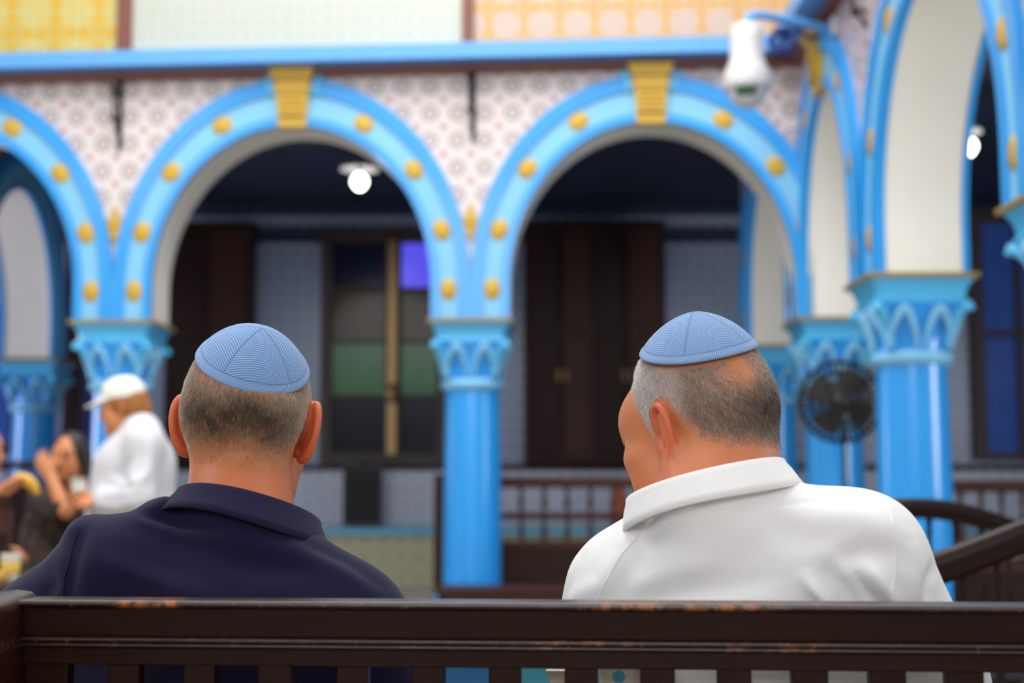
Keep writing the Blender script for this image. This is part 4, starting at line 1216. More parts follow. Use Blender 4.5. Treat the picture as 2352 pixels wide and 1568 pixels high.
class Person:
    """Joint positions in the world; builds body, clothing, hair as children of one empty."""
    def __init__(self, sp):
        self.sp = sp
        self.HM = head_frame(sp['head'], sp['yaw'], sp['bow'], sp['roll'])
        self.hs = sp.get('hs', 1.0)
        L, R = np.array(sp['sh'][0]), np.array(sp['sh'][1])
        S = (L + R) / 2; up = unit(S - np.array(sp['pelvis'])); x = unit(R - L); x = unit(x - up * (x @ up))
        self.TM = frame(S, x, np.cross(up, x), up)
        self.sl = to_local(self.TM, np.stack([L, R])); self.half = abs(self.sl[1][0])
        self.hands = []
        for i, s in ((0, 1), (1, -1)):
            w_, (dr, nn) = np.array(sp['wr'][i]), sp['hand'][i]
            y = unit(dr); z = np.array(nn, float); z = unit(z - y * (z @ y)); xx = np.cross(y, z) * s
            # the thumb side (-x) flips between the two hands
            self.hands.append((frame(w_, xx, y, z), s))

    def torso(self, Q, e, neck=True):
        q = to_local(self.TM, Q); W_ = self.half; g = self.sp.get('girth', 1.0)
        d = sd_ell(q, (0, 0.012, -0.14), (W_ * 1.02 * g + e, 0.108 * g + e, 0.20))
        d = smin(d, sd_ell(q, (0, 0.02, -0.34), (W_ * 0.93 * g + e, 0.118 * g + e, 0.22)), 0.05)
        d = smin(d, sd_ell(q, (0, -0.035, -0.075), (W_ * 0.80 + e, 0.058 * g + e, 0.11)), 0.05)
        nb = to_local(self.TM, np.array([self.sp['neck']]))[0]
        for s in (0, 1):
            j = self.sl[s]
            d = smin(d, sd_cone(q, nb + (j - nb) * 0.18, j, 0.050 + e, 0.052 + e), 0.05)
        return d

    def arms(self, Q, e, upto=2.0, r=(0.050, 0.041, 0.037, 0.026), k=0.03):
        d = np.full(len(Q), 1.0, np.float32); sp = self.sp
        for i in (0, 1):
            a, b, c = (np.array(sp[n_][i], np.float32) for n_ in ('sh', 'el', 'wr'))
            if upto < 1: b2 = a + (b - a) * upto; da = sd_cone(Q, a, b2, r[0] + e, r[1] + (r[0]-r[1])*(1-upto) + e)
            else:
                da = sd_cone(Q, a, b, r[0] + e, r[1] + e)
                c2 = b + (c - b) * (upto - 1)
                da = smin(da, sd_cone(Q, b, c2, r[2] + 0.003 + e, r[2] + (r[3] - r[2]) * (upto - 1) + e), 0.02)
            d = np.minimum(d, da)
        return d

    def legs(self, Q, e, foot=True):
        sp = self.sp; d = sd_ell(Q, np.array(sp['pelvis']) + np.array([0, 0, 0.01]), (0.155 * sp.get('girth', 1) + e, 0.12 + e, 0.11 + e), self.TM[:3, :3] if not sp.get('stand') else None)
        for i in (0, 1):
            h_ = np.array(sp['pelvis']) + self.TM[:3, 0] * (-0.09 if i == 0 else 0.09)
            kn, an = np.array(sp['knee'][i]), np.array(sp['ankle'][i])
            d = smin(d, sd_cone(Q, h_, kn, 0.082 + e, 0.055 + e), 0.04)
            d = smin(d, sd_cone(Q, kn, an, 0.054 + e, 0.036 + e), 0.02)
        return d

    def body(self, Q):
        sp = self.sp
        d = self.torso(Q, -0.016)
        d = smin(d, self.arms(Q, 0.0), 0.02)
        d = smin(d, self.legs(Q, -0.014), 0.015)
        nt = to_world(self.HM, [(0, -0.022, -0.035)], self.hs)[0]; nb = np.array(sp['neck'])
        r = sp.get('neck_r', 0.060)
        nk = sd_cone(Q, nb, nt, r * 1.06, r * 0.96)
        nc = to_world(self.HM, [(0, 0.035, -0.085)], self.hs)[0]
        nk = smin(nk, sd_cone(Q, nb + self.TM[:3, 1] * 0.03, nc, 0.045, 0.03), 0.03)
        d = smin(d, nk, 0.025)
        m = near(Q, to_world(self.HM, [(0, 0.0, 0.0)], self.hs)[0], 0.21 * self.hs)
        if m.any():
            hq = to_local(self.HM, Q[m], self.hs)
            d[m] = smin(d[m], head_field(hq, sp) * self.hs, 0.018)
        for (HMx, s) in self.hands:
            m = near(Q, HMx[:3, 3] + HMx[:3, 1] * 0.08, 0.16)
            if m.any():
                q = to_local(HMx, Q[m]); 
                d[m] = smin(d[m], hand_field(q, sp.get('curl', 0.35)), 0.012)
        for i in (0, 1):
            an = np.array(sp['ankle'][i]); fd = np.array(sp.get('toe', (0, 1, 0)), float)
            d = smin(d, sd_cone(Q, an + np.array([0, 0, -0.035]), an + fd * 0.13 + np.array([0, 0, -0.05]), 0.036, 0.028), 0.02)
        return d

    def bounds(self, pad=0.2):
        sp = self.sp
        pts = np.array([sp['head'], sp['neck'], sp['pelvis'], *sp['sh'], *sp['el'], *sp['wr'], *sp['knee'], *sp['ankle']])
        lo, hi = pts.min(0) - pad, pts.max(0) + pad
        lo[2] = max(lo[2], -0.02)
        return lo, hi

def pix(v):
    """Pixel position of world points."""
    c, s = math.cos(PITCH), math.sin(PITCH)
    x, y, z = v[:, 0], v[:, 1], v[:, 2] - CAMZ
    f = y * c + z * s; u = -y * s + z * c
    return np.stack([W/2 + FPX * x / f, H/2 - FPX * u / f], 1)

def fold(v, N, folds):
    """Cloth folds: ridges (+) and valleys (-) along polylines on the side of the cloth facing the bench."""
    p = pix(v); d = np.zeros(len(v)); back = np.clip(-N[:, 1] * 1.6 + 0.5, 0, 1)
    for pts, wd, amp in folds:
        best = np.full(len(v), 1e9); tt = np.zeros(len(v)); n_ = len(pts) - 1
        for i in range(n_):
            a, b = np.array(pts[i], float), np.array(pts[i+1], float); ab = b - a
            t = np.clip((p - a) @ ab / (ab @ ab), 0, 1)
            r = np.linalg.norm(p - a - t[:, None] * ab, axis=1)
            u = r < best; best[u] = r[u]; tt[u] = (i + t[u]) / n_
        taper = np.clip(np.sin(np.pi * np.clip(tt * 0.92 + 0.04, 0, 1)), 0, 1) ** 0.5
        d += amp * np.exp(-(best / wd) ** 2) * taper
    return v + N * (d * back)[:, None]

def strands(v, q, N, dens, count, length, width, M_, hs, seed, lift=0.5, down=(0, -0.35, -1.0), tone=None):
    """Short hairs rooted on the surface; returns verts, faces, tone per vertex."""
    rg = np.random.default_rng(seed)
    ar = 0.5 * np.linalg.norm(np.cross(v[q[:, 2]] - v[q[:, 0]], v[q[:, 3]] - v[q[:, 1]]), axis=1)
    wgt = ar * dens[q].mean(1)
    ok = wgt > 0
    pr = wgt[ok] / wgt.sum(); fi = np.nonzero(ok)[0][rg.choice(ok.sum(), count, p=pr)]
    a, b = rg.random(count)[:, None], rg.random(count)[:, None]
    A, B_, C_, D_ = (v[q[fi, k]] for k in range(4))
    root = (A * (1-a) + B_ * a) * (1-b) + (D_ * (1-a) + C_ * a) * b
    nA = N[q[fi]].mean(1); nA /= np.linalg.norm(nA, axis=1, keepdims=True)
    dw = np.array(down, float) @ M_[:3, :3].T
    tg = dw - nA * (nA @ dw)[:, None]; tg /= np.linalg.norm(tg, axis=1, keepdims=True) + 1e-9
    side = np.cross(nA, tg)
    dirv = nA * lift + tg + side * (rg.normal(0, 0.5, count) + 0.5*np.sin(root[:, 0]*260 + 2*np.sin(root[:, 2]*190)))[:, None] + nA * (rg.normal(0, 0.2, count))[:, None]
    dirv /= np.linalg.norm(dirv, axis=1, keepdims=True)
    dn = dens[q[fi]].mean(1)
    L = length * (0.55 + 0.6 * rg.random(count)) * (0.35 + 0.65 * np.clip(dn, 0, 1))
    s1 = np.cross(dirv, nA); s1 /= np.linalg.norm(s1, axis=1, keepdims=True) + 1e-9; s2 = np.cross(dirv, s1)
    vs = []
    bend = tg * 0.25 - nA * 0.18
    for f_, wf in ((-0.08, 1.0), (0.5, 0.8), (1.0, 0.25)):
        c = root + dirv * (L * f_)[:, None] + bend * (L * max(f_, 0) ** 2)[:, None]
        for k in range(3):
            an = 2 * math.pi * k / 3
            vs.append(c + (s1 * math.cos(an) + s2 * math.sin(an)) * width * 0.5 * wf)
    vs = np.stack(vs, 1).reshape(-1, 3)
    base = (np.arange(count) * 9)[:, None]
    fs = []
    for r in (0, 3):
        for k in range(3):
            k2 = (k + 1) % 3
            fs.append(base + np.array([r + k, r + k2, r + 3 + k2, r + 3 + k]))
    fs = np.concatenate(fs)
    tn = np.repeat(tone[q[fi]].mean(1) + rg.normal(0, 0.2, count), 9) if tone is not None else np.zeros(count * 9)
    return vs, fs, np.clip(tn, 0, 1)

def cap_zone(Pn, v, axis, tmax):
    """Angle outside the rim of a kippah, in radians (negative under it)."""
    q = to_local(Pn.HM, v.astype(np.float32), Pn.hs).astype(float) - np.array([0, -0.012, 0.035])
    q /= np.linalg.norm(q, axis=1, keepdims=True)
    return np.arccos(np.clip(q @ unit(axis), -1, 1)) - tmax

def skin_mat(name, rgb, red, dark, hair):
    t = NT(name)
    n = t.noise(26, 4, 0.6); n2 = t.noise(320, 2, 0.5); n3 = t.noise(9, 3, 0.5)
    c = t.mix(n, tuple(v*0.86 for v in lin(rgb)[:3]), tuple(min(1, v*1.12) for v in lin(rgb)[:3]))
    c = t.mix(t.math('MULTIPLY', t.attr('red'), 0.85), c, lin(red))
    c = t.mix(t.math('MULTIPLY', t.ramp(n3, 0.45, 0.75), 0.25), c, lin(red))
    st = t.math('MULTIPLY', t.attr('stubble'), t.math('ADD', 0.28, t.math('MULTIPLY', t.ramp(n2, 0.35, 0.65), 0.34)))
    c = t.mix(st, c, t.mix(t.attr('tone'), lin(dark), lin(hair)))
    c = t.mix(t.attr('brow'), c, lin(dark)); c = t.mix(t.math('MULTIPLY', t.attr('lip'), 0.7), c, lin((150, 70, 62)))
    t.color(c); t.set(Roughness=0.5)
    t.b.inputs['Subsurface Weight'].default_value = 0.18
    t.b.inputs['Subsurface Radius'].default_value = (0.009, 0.0032, 0.0014)
    t.b.inputs['Subsurface Scale'].default_value = 1.0
    t.bump(t.math('ADD', t.noise(420, 3), t.math('MULTIPLY', t.noise(60, 3), 0.6)), 0.16, 0.0012)
    return t.m

def hair_mat(name, dark, mid, grey):
    t = NT(name)
    a = t.attr('tone')
    c = t.mix(t.ramp(a, 0.0, 0.5), lin(dark), lin(mid)); c = t.mix(t.ramp(a, 0.5, 1.0), c, lin(grey))
    t.color(c); t.set(Roughness=0.45)
    return t.m

def cloth_mat(name, rgb, rough=0.9, sheen=0.2, wscale=900, bump=0.25, var=0.07, sss=0.0, weave=0.0):
    t = NT(name)
    c = lin(rgb); n = t.noise(7, 4)
    x, y, z = t.obj()
    wv = t.math('MULTIPLY', t.math('SINE', t.math('MULTIPLY', x, wscale)), t.math('SINE', t.math('MULTIPLY', z, wscale)))
    t.color(t.mix(n, tuple(v*(1-var) for v in c[:3]), tuple(min(1, v*(1+var)) for v in c[:3])))
    t.set(Roughness=rough)
    t.b.inputs['Sheen Weight'].default_value = sheen
    t.b.inputs['Specular IOR Level'].default_value = 0.25
    if sss:
        t.b.inputs['Subsurface Weight'].default_value = sss; t.b.inputs['Subsurface Radius'].default_value = (0.01, 0.01, 0.01)
    t.bump(t.math('ADD', t.math('ADD', t.noise(22, 4, 0.6, None, 0.8), t.math('MULTIPLY', t.noise(85, 3, 0.6), 0.25)), t.math('MULTIPLY', wv, weave)), bump, 0.006)
    return t.m

def kippah_mat():
    t = NT('blue kippah cloth with fine white stripes')
    x, y = t.uv()
    r = t.math('SQRT', t.math('ADD', t.math('MULTIPLY', x, x), t.math('MULTIPLY', y, y)))
    an = t.math('ARCTAN2', y, x)
    step = 2 * math.pi / 5
    m = t.math('SUBTRACT', t.math('MODULO', t.math('ADD', an, 20 * step), step), step / 2)
    s = t.math('MULTIPLY', r, t.math('COSINE', m))
    wob = t.math('MULTIPLY', t.noise(60, 2), 0.0010)
    def stripes(v, per, w0, w1):
        d = t.math('ABSOLUTE', t.math('SUBTRACT', t.math('FRACT', t.math('DIVIDE', v, per)), 0.5))
        return t.math('SUBTRACT', 1.0, t.ramp(d, w0, w1))
    panel = stripes(t.math('ADD', s, wob), 0.0024, 0.05, 0.17)
    rimv = t.math('ADD', t.math('MULTIPLY', an, 0.075), t.math('MULTIPLY', r, 0.55))
    rims = stripes(rimv, 0.0026, 0.07, 0.19)
    inrim = t.ramp(r, KR - 0.0098, KR - 0.0094)
    st = t.math('ADD', t.math('MULTIPLY', panel, t.math('SUBTRACT', 1.0, inrim)), t.math('MULTIPLY', rims, inrim))
    seam = t.math('MULTIPLY', t.math('SUBTRACT', 1.0, t.ramp(t.math('ABSOLUTE', t.math('SUBTRACT', t.math('MULTIPLY', t.math('ABSOLUTE', m), r), t.math('MULTIPLY', r, step / 2))), 0.0005, 0.0013)), t.math('SUBTRACT', 1.0, inrim))
    rimseam = t.math('SUBTRACT', 1.0, t.ramp(t.math('ABSOLUTE', t.math('SUBTRACT', r, KR - 0.0098)), 0.0003, 0.0009))
    lineg = t.math('MAXIMUM', seam, rimseam)
    n = t.noise(900, 2, 0.6)
    base = t.mix(n, lin((86, 128, 184)), lin((110, 153, 206)))
    c = t.mix(t.math('MULTIPLY', st, 0.64), base, lin((214, 226, 240)))
    c = t.mix(t.math('MULTIPLY', lineg, 0.45), c, lin((62, 100, 156)))
    t.color(c); t.set(Roughness=0.85)
    t.b.inputs['Sheen Weight'].default_value = 0.15
    h = t.math('SUBTRACT', t.math('ADD', t.math('MULTIPLY', st, 0.5), t.math('MULTIPLY', n, 0.3)), t.math('MULTIPLY', lineg, 1.6))
    t.bump(h, 0.5, 0.0008)
    return t.m

KR = 0.076
def make_kippah(Pn, axis, tmax, spin, parent, mat, lift=0.004, peak=0.012):
    """Six-panel cap hugging the crown of Pn's head."""
    a = unit(axis); e1 = unit(np.cross((0, 1, 0), a)); e2 = np.cross(a, e1)
    C_ = np.array([0, -0.012, 0.035]); R_ = np.array([0.0745, 0.096 * Pn.sp.get('cl', 1.0), 0.086 * Pn.sp.get('ch', 1.0)])
    nr, na = 44, 144; vs = []; uv = []
    rows = []
    for side in (0, 1):
        for i in range(nr + 1):
            f = (i / nr) if side == 0 else (1 - i / nr)
            th = tmax * max(f, 0.002)
            for j in range(na):
                ph = 2 * math.pi * j / na
                dv = a * math.cos(th) + (e1 * math.cos(ph) + e2 * math.sin(ph)) * math.sin(th)
                rad = 1.0 / np.linalg.norm(dv / R_)
                pm = abs(((ph + spin) % (2*math.pi/5)) - math.pi/5) / (math.pi/5)
                off = lift + peak * (1 - f) ** 1.6 + 0.0008 * f * (1 - pm ** 2) + 0.0012 * math.sin(2 * ph + 1) * f - (0.0016 if side else 0)
                off += 0.0007 * math.exp(-((f - 0.955) / 0.035) ** 2)
                vs.append(C_ + dv * (rad + off)); uv.append((KR * f * math.cos(ph + spin), KR * f * math.sin(ph + spin)))
    vs = to_world(Pn.HM, np.array(vs), Pn.hs)
    nrow = 2 * (nr + 1); i, j = np.meshgrid(np.arange(nrow - 1), np.arange(na), indexing='ij'); i, j = i.ravel(), j.ravel(); k = (j + 1) % na
    q = np.stack([i*na + j, (i+1)*na + j, (i+1)*na + k, i*na + k], 1)
    o = np_obj('kippah', vs - np.array(parent.location), q, mat, parent)
    uvl = o.data.uv_layers.new(name='UVMap')
    li = np.zeros(len(o.data.loops), np.int32); o.data.loops.foreach_get('vertex_index', li)
    uvl.data.foreach_set('uv', np.array(uv, np.float32)[li].ravel())
    return o

def collar_obj(Pn, c, yaw, pitch, roll, rx, ry, stand, fall, flare, gap, parent, mat, tipk=0.5, wav=0.0):
    """Turned-down shirt collar round the neck; open at the front."""
    R = np.array(Matrix.Rotation(math.radians(yaw), 3, 'Z') @ Matrix.Rotation(math.radians(pitch), 3, 'X') @ Matrix.Rotation(math.radians(roll), 3, 'Y'))
    n = 72; prof_n = 14; vs = []
    for i in range(n + 1):
        th = math.radians(gap + (360 - 2 * gap) * i / n)          # 0 = front (+y)
        c_, s_ = -math.sin(th), math.cos(th)
        tip = math.exp(-min(i, n - i) / 6.0)
        fl, fr = fall * (1 + tipk * tip), flare * (1 + 0.35 * tip)
        w_ = wav * math.sin(3 * th + 0.7)
        prof = [(-0.001, -stand), (0.0, -stand * 0.5), (0.0005, -0.006), (0.0018, -0.0012), (0.0040, 0.0002), (0.0062, -0.0014), (0.0078, -0.0065),
                (0.0078 + fr * 0.3, -fl * 0.40), (0.0078 + fr * 0.66, -fl * 0.74), (0.0078 + fr, -fl), (0.0056 + fr, -fl - 0.0008), (0.0050 + fr * 0.6, -fl * 0.72), (0.0048, -0.012), (0.003, -stand)]
        for dr, z in prof:
            k = 1 + dr / rx
            vs.append((c_ * (rx + dr), s_ * (ry + dr), z + w_ * (dr / (flare + 0.008))))
    vs = np.array(vs) @ R.T + np.array(c)
    i, j = np.meshgrid(np.arange(n), np.arange(prof_n), indexing='ij'); i, j = i.ravel(), j.ravel(); k = (j + 1) % prof_n
    q = [np.stack([i*prof_n + j, (i+1)*prof_n + j, (i+1)*prof_n + k, i*prof_n + k], 1)]
    q.append(np.arange(prof_n)[None, ::-1].copy()); q.append(np.arange(prof_n)[None] + n * prof_n)
    o = np_obj('collar', vs - np.array(WP(parent)), q, mat, parent)
    bm = bmesh.new(); bm.from_mesh(o.data); bmesh.ops.recalc_face_normals(bm, faces=bm.faces); bm.to_mesh(o.data); bm.free()
    return o

def seam(name, parent, verts, path, mat, r=0.0011, off=0.0006):
    """Stitched seam laid on the cloth along a pixel path."""
    p = pix(verts); pts = []
    for i in range(len(path) - 1):
        for t in np.linspace(0, 1, 9)[(1 if i else 0):]:
            c = np.array(path[i]) * (1 - t) + np.array(path[i+1]) * t
            m = np.linalg.norm(p - c, axis=1) < 11
            if not m.any(): continue
            v = verts[m]; v = v[v[:, 1] < v[:, 1].min() + 0.02]
            k = np.argsort(np.linalg.norm(pix(v) - c, axis=1))[:4]
            q = v[k].mean(0); q[1] -= off; pts.append(q)
    pts = np.array(pts)
    for _ in range(3): pts[1:-1] = (pts[:-2] + 2 * pts[1:-1] + pts[2:]) / 4
    return mesh_obj(name, MB().tube([tuple(q - np.array(WP(parent))) for q in pts], r, 6), mat, parent)

def WP(o):
    p = Vector(o.location)
    while o.parent is not None:
        o = o.parent; p = p + Vector(o.location)
    return p
# ------------------------------------------------------------------ the two seated men
def hairline(az):
    return np.interp(az, [0, 35, 55, 68, 80, 92, 100, 112, 128, 150, 180], [-0.060, -0.056, -0.045, -0.020, 0.004, 0.010, -0.022, -0.012, 0.045, 0.082, 0.10])

def head_masks(Pn, v):
    q = to_local(Pn.HM, v.astype(np.float32), Pn.hs).astype(float)
    az = np.degrees(np.arctan2(np.abs(q[:, 0]), -(q[:, 1] + 0.005)))
    ears = np.minimum(ear_field((q - [0, 0, Pn.sp.get('ear_dz', 0.0)]).astype(np.float32), 1), ear_field((q - [0, 0, Pn.sp.get('ear_dz', 0.0)]).astype(np.float32), -1))
    isear = np.clip(1 - (ears - 0.001) / 0.005, 0, 1)
    head = near(v.astype(np.float32), to_world(Pn.HM, [(0, 0, 0.02)], Pn.hs)[0], 0.17)
    return q, az, isear, head

def build_man(root, Pn, skin, hairm, hair_fn, cap, h=0.0026, red_fn=None, count=42000, hlen=0.0078):
    lo, hi = Pn.bounds()
    v, f = surface(Pn.body, lo, hi, h)
    v = relax(v, f, 1, 0.4)
    N = normals(v, f)
    q, az, isear, head = head_masks(Pn, v)
    dens, tone, length = hair_fn(q, az)
    dens = dens * head * (1 - isear)
    dens[isear > 0.05] = 0
    dens *= np.clip((cap_zone(Pn, v, *cap) + 0.03) / 0.05, 0, 1)
    red = np.clip(isear, 0, 1) * head
    if red_fn is not None: red = np.maximum(red, red_fn(q, az) * head)
    brow = (np.exp(-((q[:, 2] - 0.027) / 0.005) ** 2) * (np.abs(np.abs(q[:, 0]) - 0.034) < 0.020) * (q[:, 1] > 0.07)) * head * 0.7
    lip = (np.exp(-((q[:, 2] + 0.0655) / 0.009) ** 4) * (np.abs(q[:, 0]) < 0.025) * (q[:, 1] > 0.085)) * head
    L = np.array(root.location)
    b = np_obj('body', v - L, f, skin, root, {'stubble': np.clip(dens * 1.1, 0, 1), 'tone': tone, 'red': red, 'brow': brow, 'lip': lip})
    hv, hf, ht = strands(v, f, N, dens * length, count, hlen, 0.00021, Pn.HM, Pn.hs, 7, Pn.sp.get('lift', 0.55), tone=tone)
    ho = np_obj('hair', hv - L, hf, hairm, root, {'tone': ht}, smooth=False)
    ho['kind'] = 'stuff'
    for s in (-1, 1):
        c = to_world(Pn.HM, [(s * 0.032, 0.0845, 0.0035)], Pn.hs)[0] - L
        e = mesh_obj('eye', MB().ball(c, 0.0115), M['eye'], root)
    return b

M['eye'] = simple('eye', (60, 48, 42), 0.15, var=0.5, scale=90)
M['navy'] = cloth_mat('navy pique cotton', (22, 18, 52), 0.92, 0.08, 3600, 0.16, weave=0.10)
M['white_shirt'] = cloth_mat('white cotton shirt', (238, 236, 234), 0.85, 0.1, 1400, 0.22, 0.015)
M['trousers_dark'] = cloth_mat('dark trousers', (38, 38, 46), 0.9)
M['trousers_beige'] = cloth_mat('beige trousers', (176, 160, 136), 0.9)
M['shoe'] = simple('dark leather shoe', (36, 26, 22), 0.4)
M['kippah'] = kippah_mat()
M['button'] = simple('shirt button', (220, 216, 208), 0.35)

def shoes(root, Pn, mat):
    L = np.array(root.location)
    for i in (0, 1):
        an = np.array(Pn.sp['ankle'][i]); fd = np.array(Pn.sp.get('toe', (0, 1, 0)), float)
        def f(Q):
            d = sd_cone(Q, an + np.array([0, 0, -0.01]) - fd * 0.03, an + fd * 0.15 + np.array([0, 0, -0.042]), 0.048, 0.034)
            return smax(d, -(Q[:, 2] - 0.004), 0.004)
        v, q = surface(f, an - 0.25, an + 0.25, 0.008)
        np_obj('shoe', v - L, q, mat, root)

def under_collar(d, Q, C_, neck, r):
    """Neck band of a shirt, cut off along the plane of its collar."""
    c, yaw, pt, rl = C_
    n = np.array(Matrix.Rotation(math.radians(yaw), 3, 'Z') @ Matrix.Rotation(math.radians(pt), 3, 'X') @ Matrix.Rotation(math.radians(rl), 3, 'Y'))[:, 2]
    c = np.array(c, np.float32)
    k = sd_cone(Q, np.array(neck) - n * 0.02, c - n * 0.005, r * 1.12, r)
    return smin(d, smax(k, (Q - c) @ n.astype(np.float32) + 0.014, 0.006), 0.015)
CLOTH = {}
def garment(name, root, fn, bounds, h, mat, folds=(), it=1, parent=None):
    v, q = surface(fn, bounds[0], bounds[1], h)
    v = relax(v, q, it, 0.5)
    if folds:
        folds = [(p_, w_, 1.7 * a_) for p_, w_, a_ in folds]
        v = fold(v, normals(v, q), folds)
    o = np_obj(name, v - np.array(WP(parent or root)), q, mat, parent or root)
    CLOTH[name] = v
    return o

# ---- man in navy
LM = Person(dict(
    head=P(567, 990, 1.735), yaw=0, bow=9, roll=3.2, hs=1.0, neck=P(550, 1232, 1.655), neck_r=0.0605, jaw=0.70,
    sh=(P(262, 1320, 1.63), P(800, 1434, 1.635)), el=(P(-75, 1545, 1.68), P(840, 1760, 1.72)),
    wr=((-0.50, 1.98, 0.70), (-0.14, 2.00, 0.62)), hand=(((0.45, 0.85, -0.25), (0, 0.25, 1)), ((-0.2, 1, -0.1), (0, 0.1, 1))),
    pelvis=(-0.33, 1.70, 0.575), knee=((-0.43, 2.14, 0.55), (-0.20, 2.14, 0.55)), ankle=((-0.45, 2.16, 0.095), (-0.20, 2.18, 0.095)), girth=0.94, lift=0.5))
g = thing('person', 'person in a navy polo shirt and blue striped kippah, seated at left seen from behind', 'person', LM.sp['pelvis'], 0, 'men seated on the front bench')
def clump(q, s):
    return 0.5 + 0.25 * np.sin(q[:, 0] * 210 + 2.2 * np.sin(q[:, 2] * 170 + s)) + 0.25 * np.sin(q[:, 2] * 240 + 1.7 * np.sin(q[:, 0] * 150 + 2 * s))
def hair_left(q, az):
    hl = hairline(az) - 0.012
    up = q[:, 2] - hl
    fade = 0.12 * np.clip(up / 0.006, 0, 1) + 0.88 * np.clip((up - 0.010) / 0.036, 0, 1)
    # thicker dark patch low on the back, grey sides
    dark = np.exp(-((q[:, 2] + 0.004 - 0.004 * np.sin(q[:, 0] * 90)) / 0.027) ** 2) * np.exp(-((az * np.sign(q[:, 0]) - 5) / 48.0) ** 4)
    dark = dark * (0.78 + 0.24 * clump(q, 1.0))
    tone = 0.70 - 0.72 * dark + 0.28 * np.clip((az - 50) / 30, 0, 1) + 0.10 * (clump(q, 2.0) - 0.5) - 0.35 * np.clip((-0.02 - q[:, 2]) / 0.04, 0, 1)
    d = fade * np.clip(0.42 + 0.62 * dark + 0.12 * clump(q, 3.0), 0, 1)
    return d, np.clip(tone, 0, 1), 0.40 + 0.60 * np.clip((q[:, 2] + 0.03) / 0.05, 0, 1)
red_nape = lambda q, az: 0.45 * np.exp(-((q[:, 2] + 0.085) / 0.03) ** 2)
build_man(g, LM, skin_mat('tanned skin', (192, 118, 68), (210, 100, 62), (70, 54, 44), (150, 128, 108)), hair_mat('cropped brown grey hair', (62, 50, 40), (168, 148, 124), (226, 216, 202)), hair_left, ((0.289, -0.897, 1.0), 0.912), red_fn=red_nape)
make_kippah(LM, (0.289, -0.897, 1.0), 0.912, 0.52, g, M['kippah'], 0.005, 0.0085)
LC = (P(574, 1164, 1.675), 18, -14, 15.5)
def f_navy(Q):
    d = smin(LM.torso(Q, 0.004), LM.arms(Q, 0.012, 0.92), 0.035)
    d = smax(d, (0.50 - Q[:, 2]), 0.01)
    d = smin(d, sd_ell(Q, (P(548, 1500, 1.63)[0], 1.645, 0.72), (0.220, 0.105, 0.26)), 0.05); d = smin(d, sd_ell(Q, P(366, 1180, 1.64), (0.020, 0.034, 0.017)), 0.02); d = smin(d, sd_ell(Q, P(200, 1222, 1.63), (0.018, 0.035, 0.017)), 0.02); d = under_collar(d, Q, LC, LM.sp['neck'], 0.064)
    return d
lo, hi = LM.bounds()
shirt = garment('polo_shirt', g, f_navy, (lo, hi), 0.004, M['navy'], [
    ([(196, 1200), (170, 1290), (150, 1400)], 16, -0.0030),
    ([(330, 1180), (420, 1205), (520, 1210)], 14, -0.0035), ([(300, 1192), (400, 1225), (500, 1240)], 16, 0.003),
    ([(352, 1168), (380, 1150), (410, 1140)], 14, 0.0035),
    ([(420, 1230), (560, 1290), (700, 1310)], 34, -0.004), ([(560, 1240), (700, 1275), (840, 1330)], 30, 0.004),
    ([(700, 1255), (790, 1290), (880, 1345)], 16, -0.003), ([(230, 1290), (330, 1330), (480, 1370)], 30, 0.004), ([(100, 1290), (120, 1340), (100, 1380)], 18, -0.003)])
collar_obj(LM, *LC, 0.080, 0.068, 0.032, 0.038, 0.019, 26, shirt, M['navy'], wav=0.003)
seam('shoulder_seam', shirt, CLOTH['polo_shirt'], [(180, 1212), (166, 1260), (152, 1320), (144, 1372)], M['navy'], 0.0014)
garment('trousers', g, lambda Q: smax(LM.legs(Q, 0.018), Q[:, 2] - 0.70, 0.01), (lo, hi), 0.009, M['trousers_dark'])
shoes(g, LM, M['shoe'])

# ---- man in white
RM = Person(dict(
    head=P(1606, 978, 1.645), yaw=46, bow=12, roll=-2, cl=0.93, ch=1.05, hs=0.925, neck=P(1640, 1170, 1.585), neck_r=0.062, jaw=1.0, fold=True, ear_dz=-0.012,
    sh=(P(1450, 1362, 1.63), P(1968, 1285, 1.535)), el=(P(1378, 1640, 1.70), P(2112, 1580, 1.56)),
    wr=((0.16, 1.98, 0.62), (0.30, 1.95, 0.62)), hand=(((0.25, 1, -0.1), (0, 0.1, 1)), ((-0.5, 0.9, -0.1), (0, 0.1, 1))),
    pelvis=(0.30, 1.66, 0.575), knee=((0.12, 2.10, 0.55), (0.36, 2.12, 0.55)), ankle=((0.10, 2.12, 0.095), (0.36, 2.16, 0.095)), girth=1.14, lift=0.8))
g = thing('person', 'person in white collared shirt and blue kippah on the bench, head turned left', 'person', RM.sp['pelvis'], 0, 'men seated on the front bench')
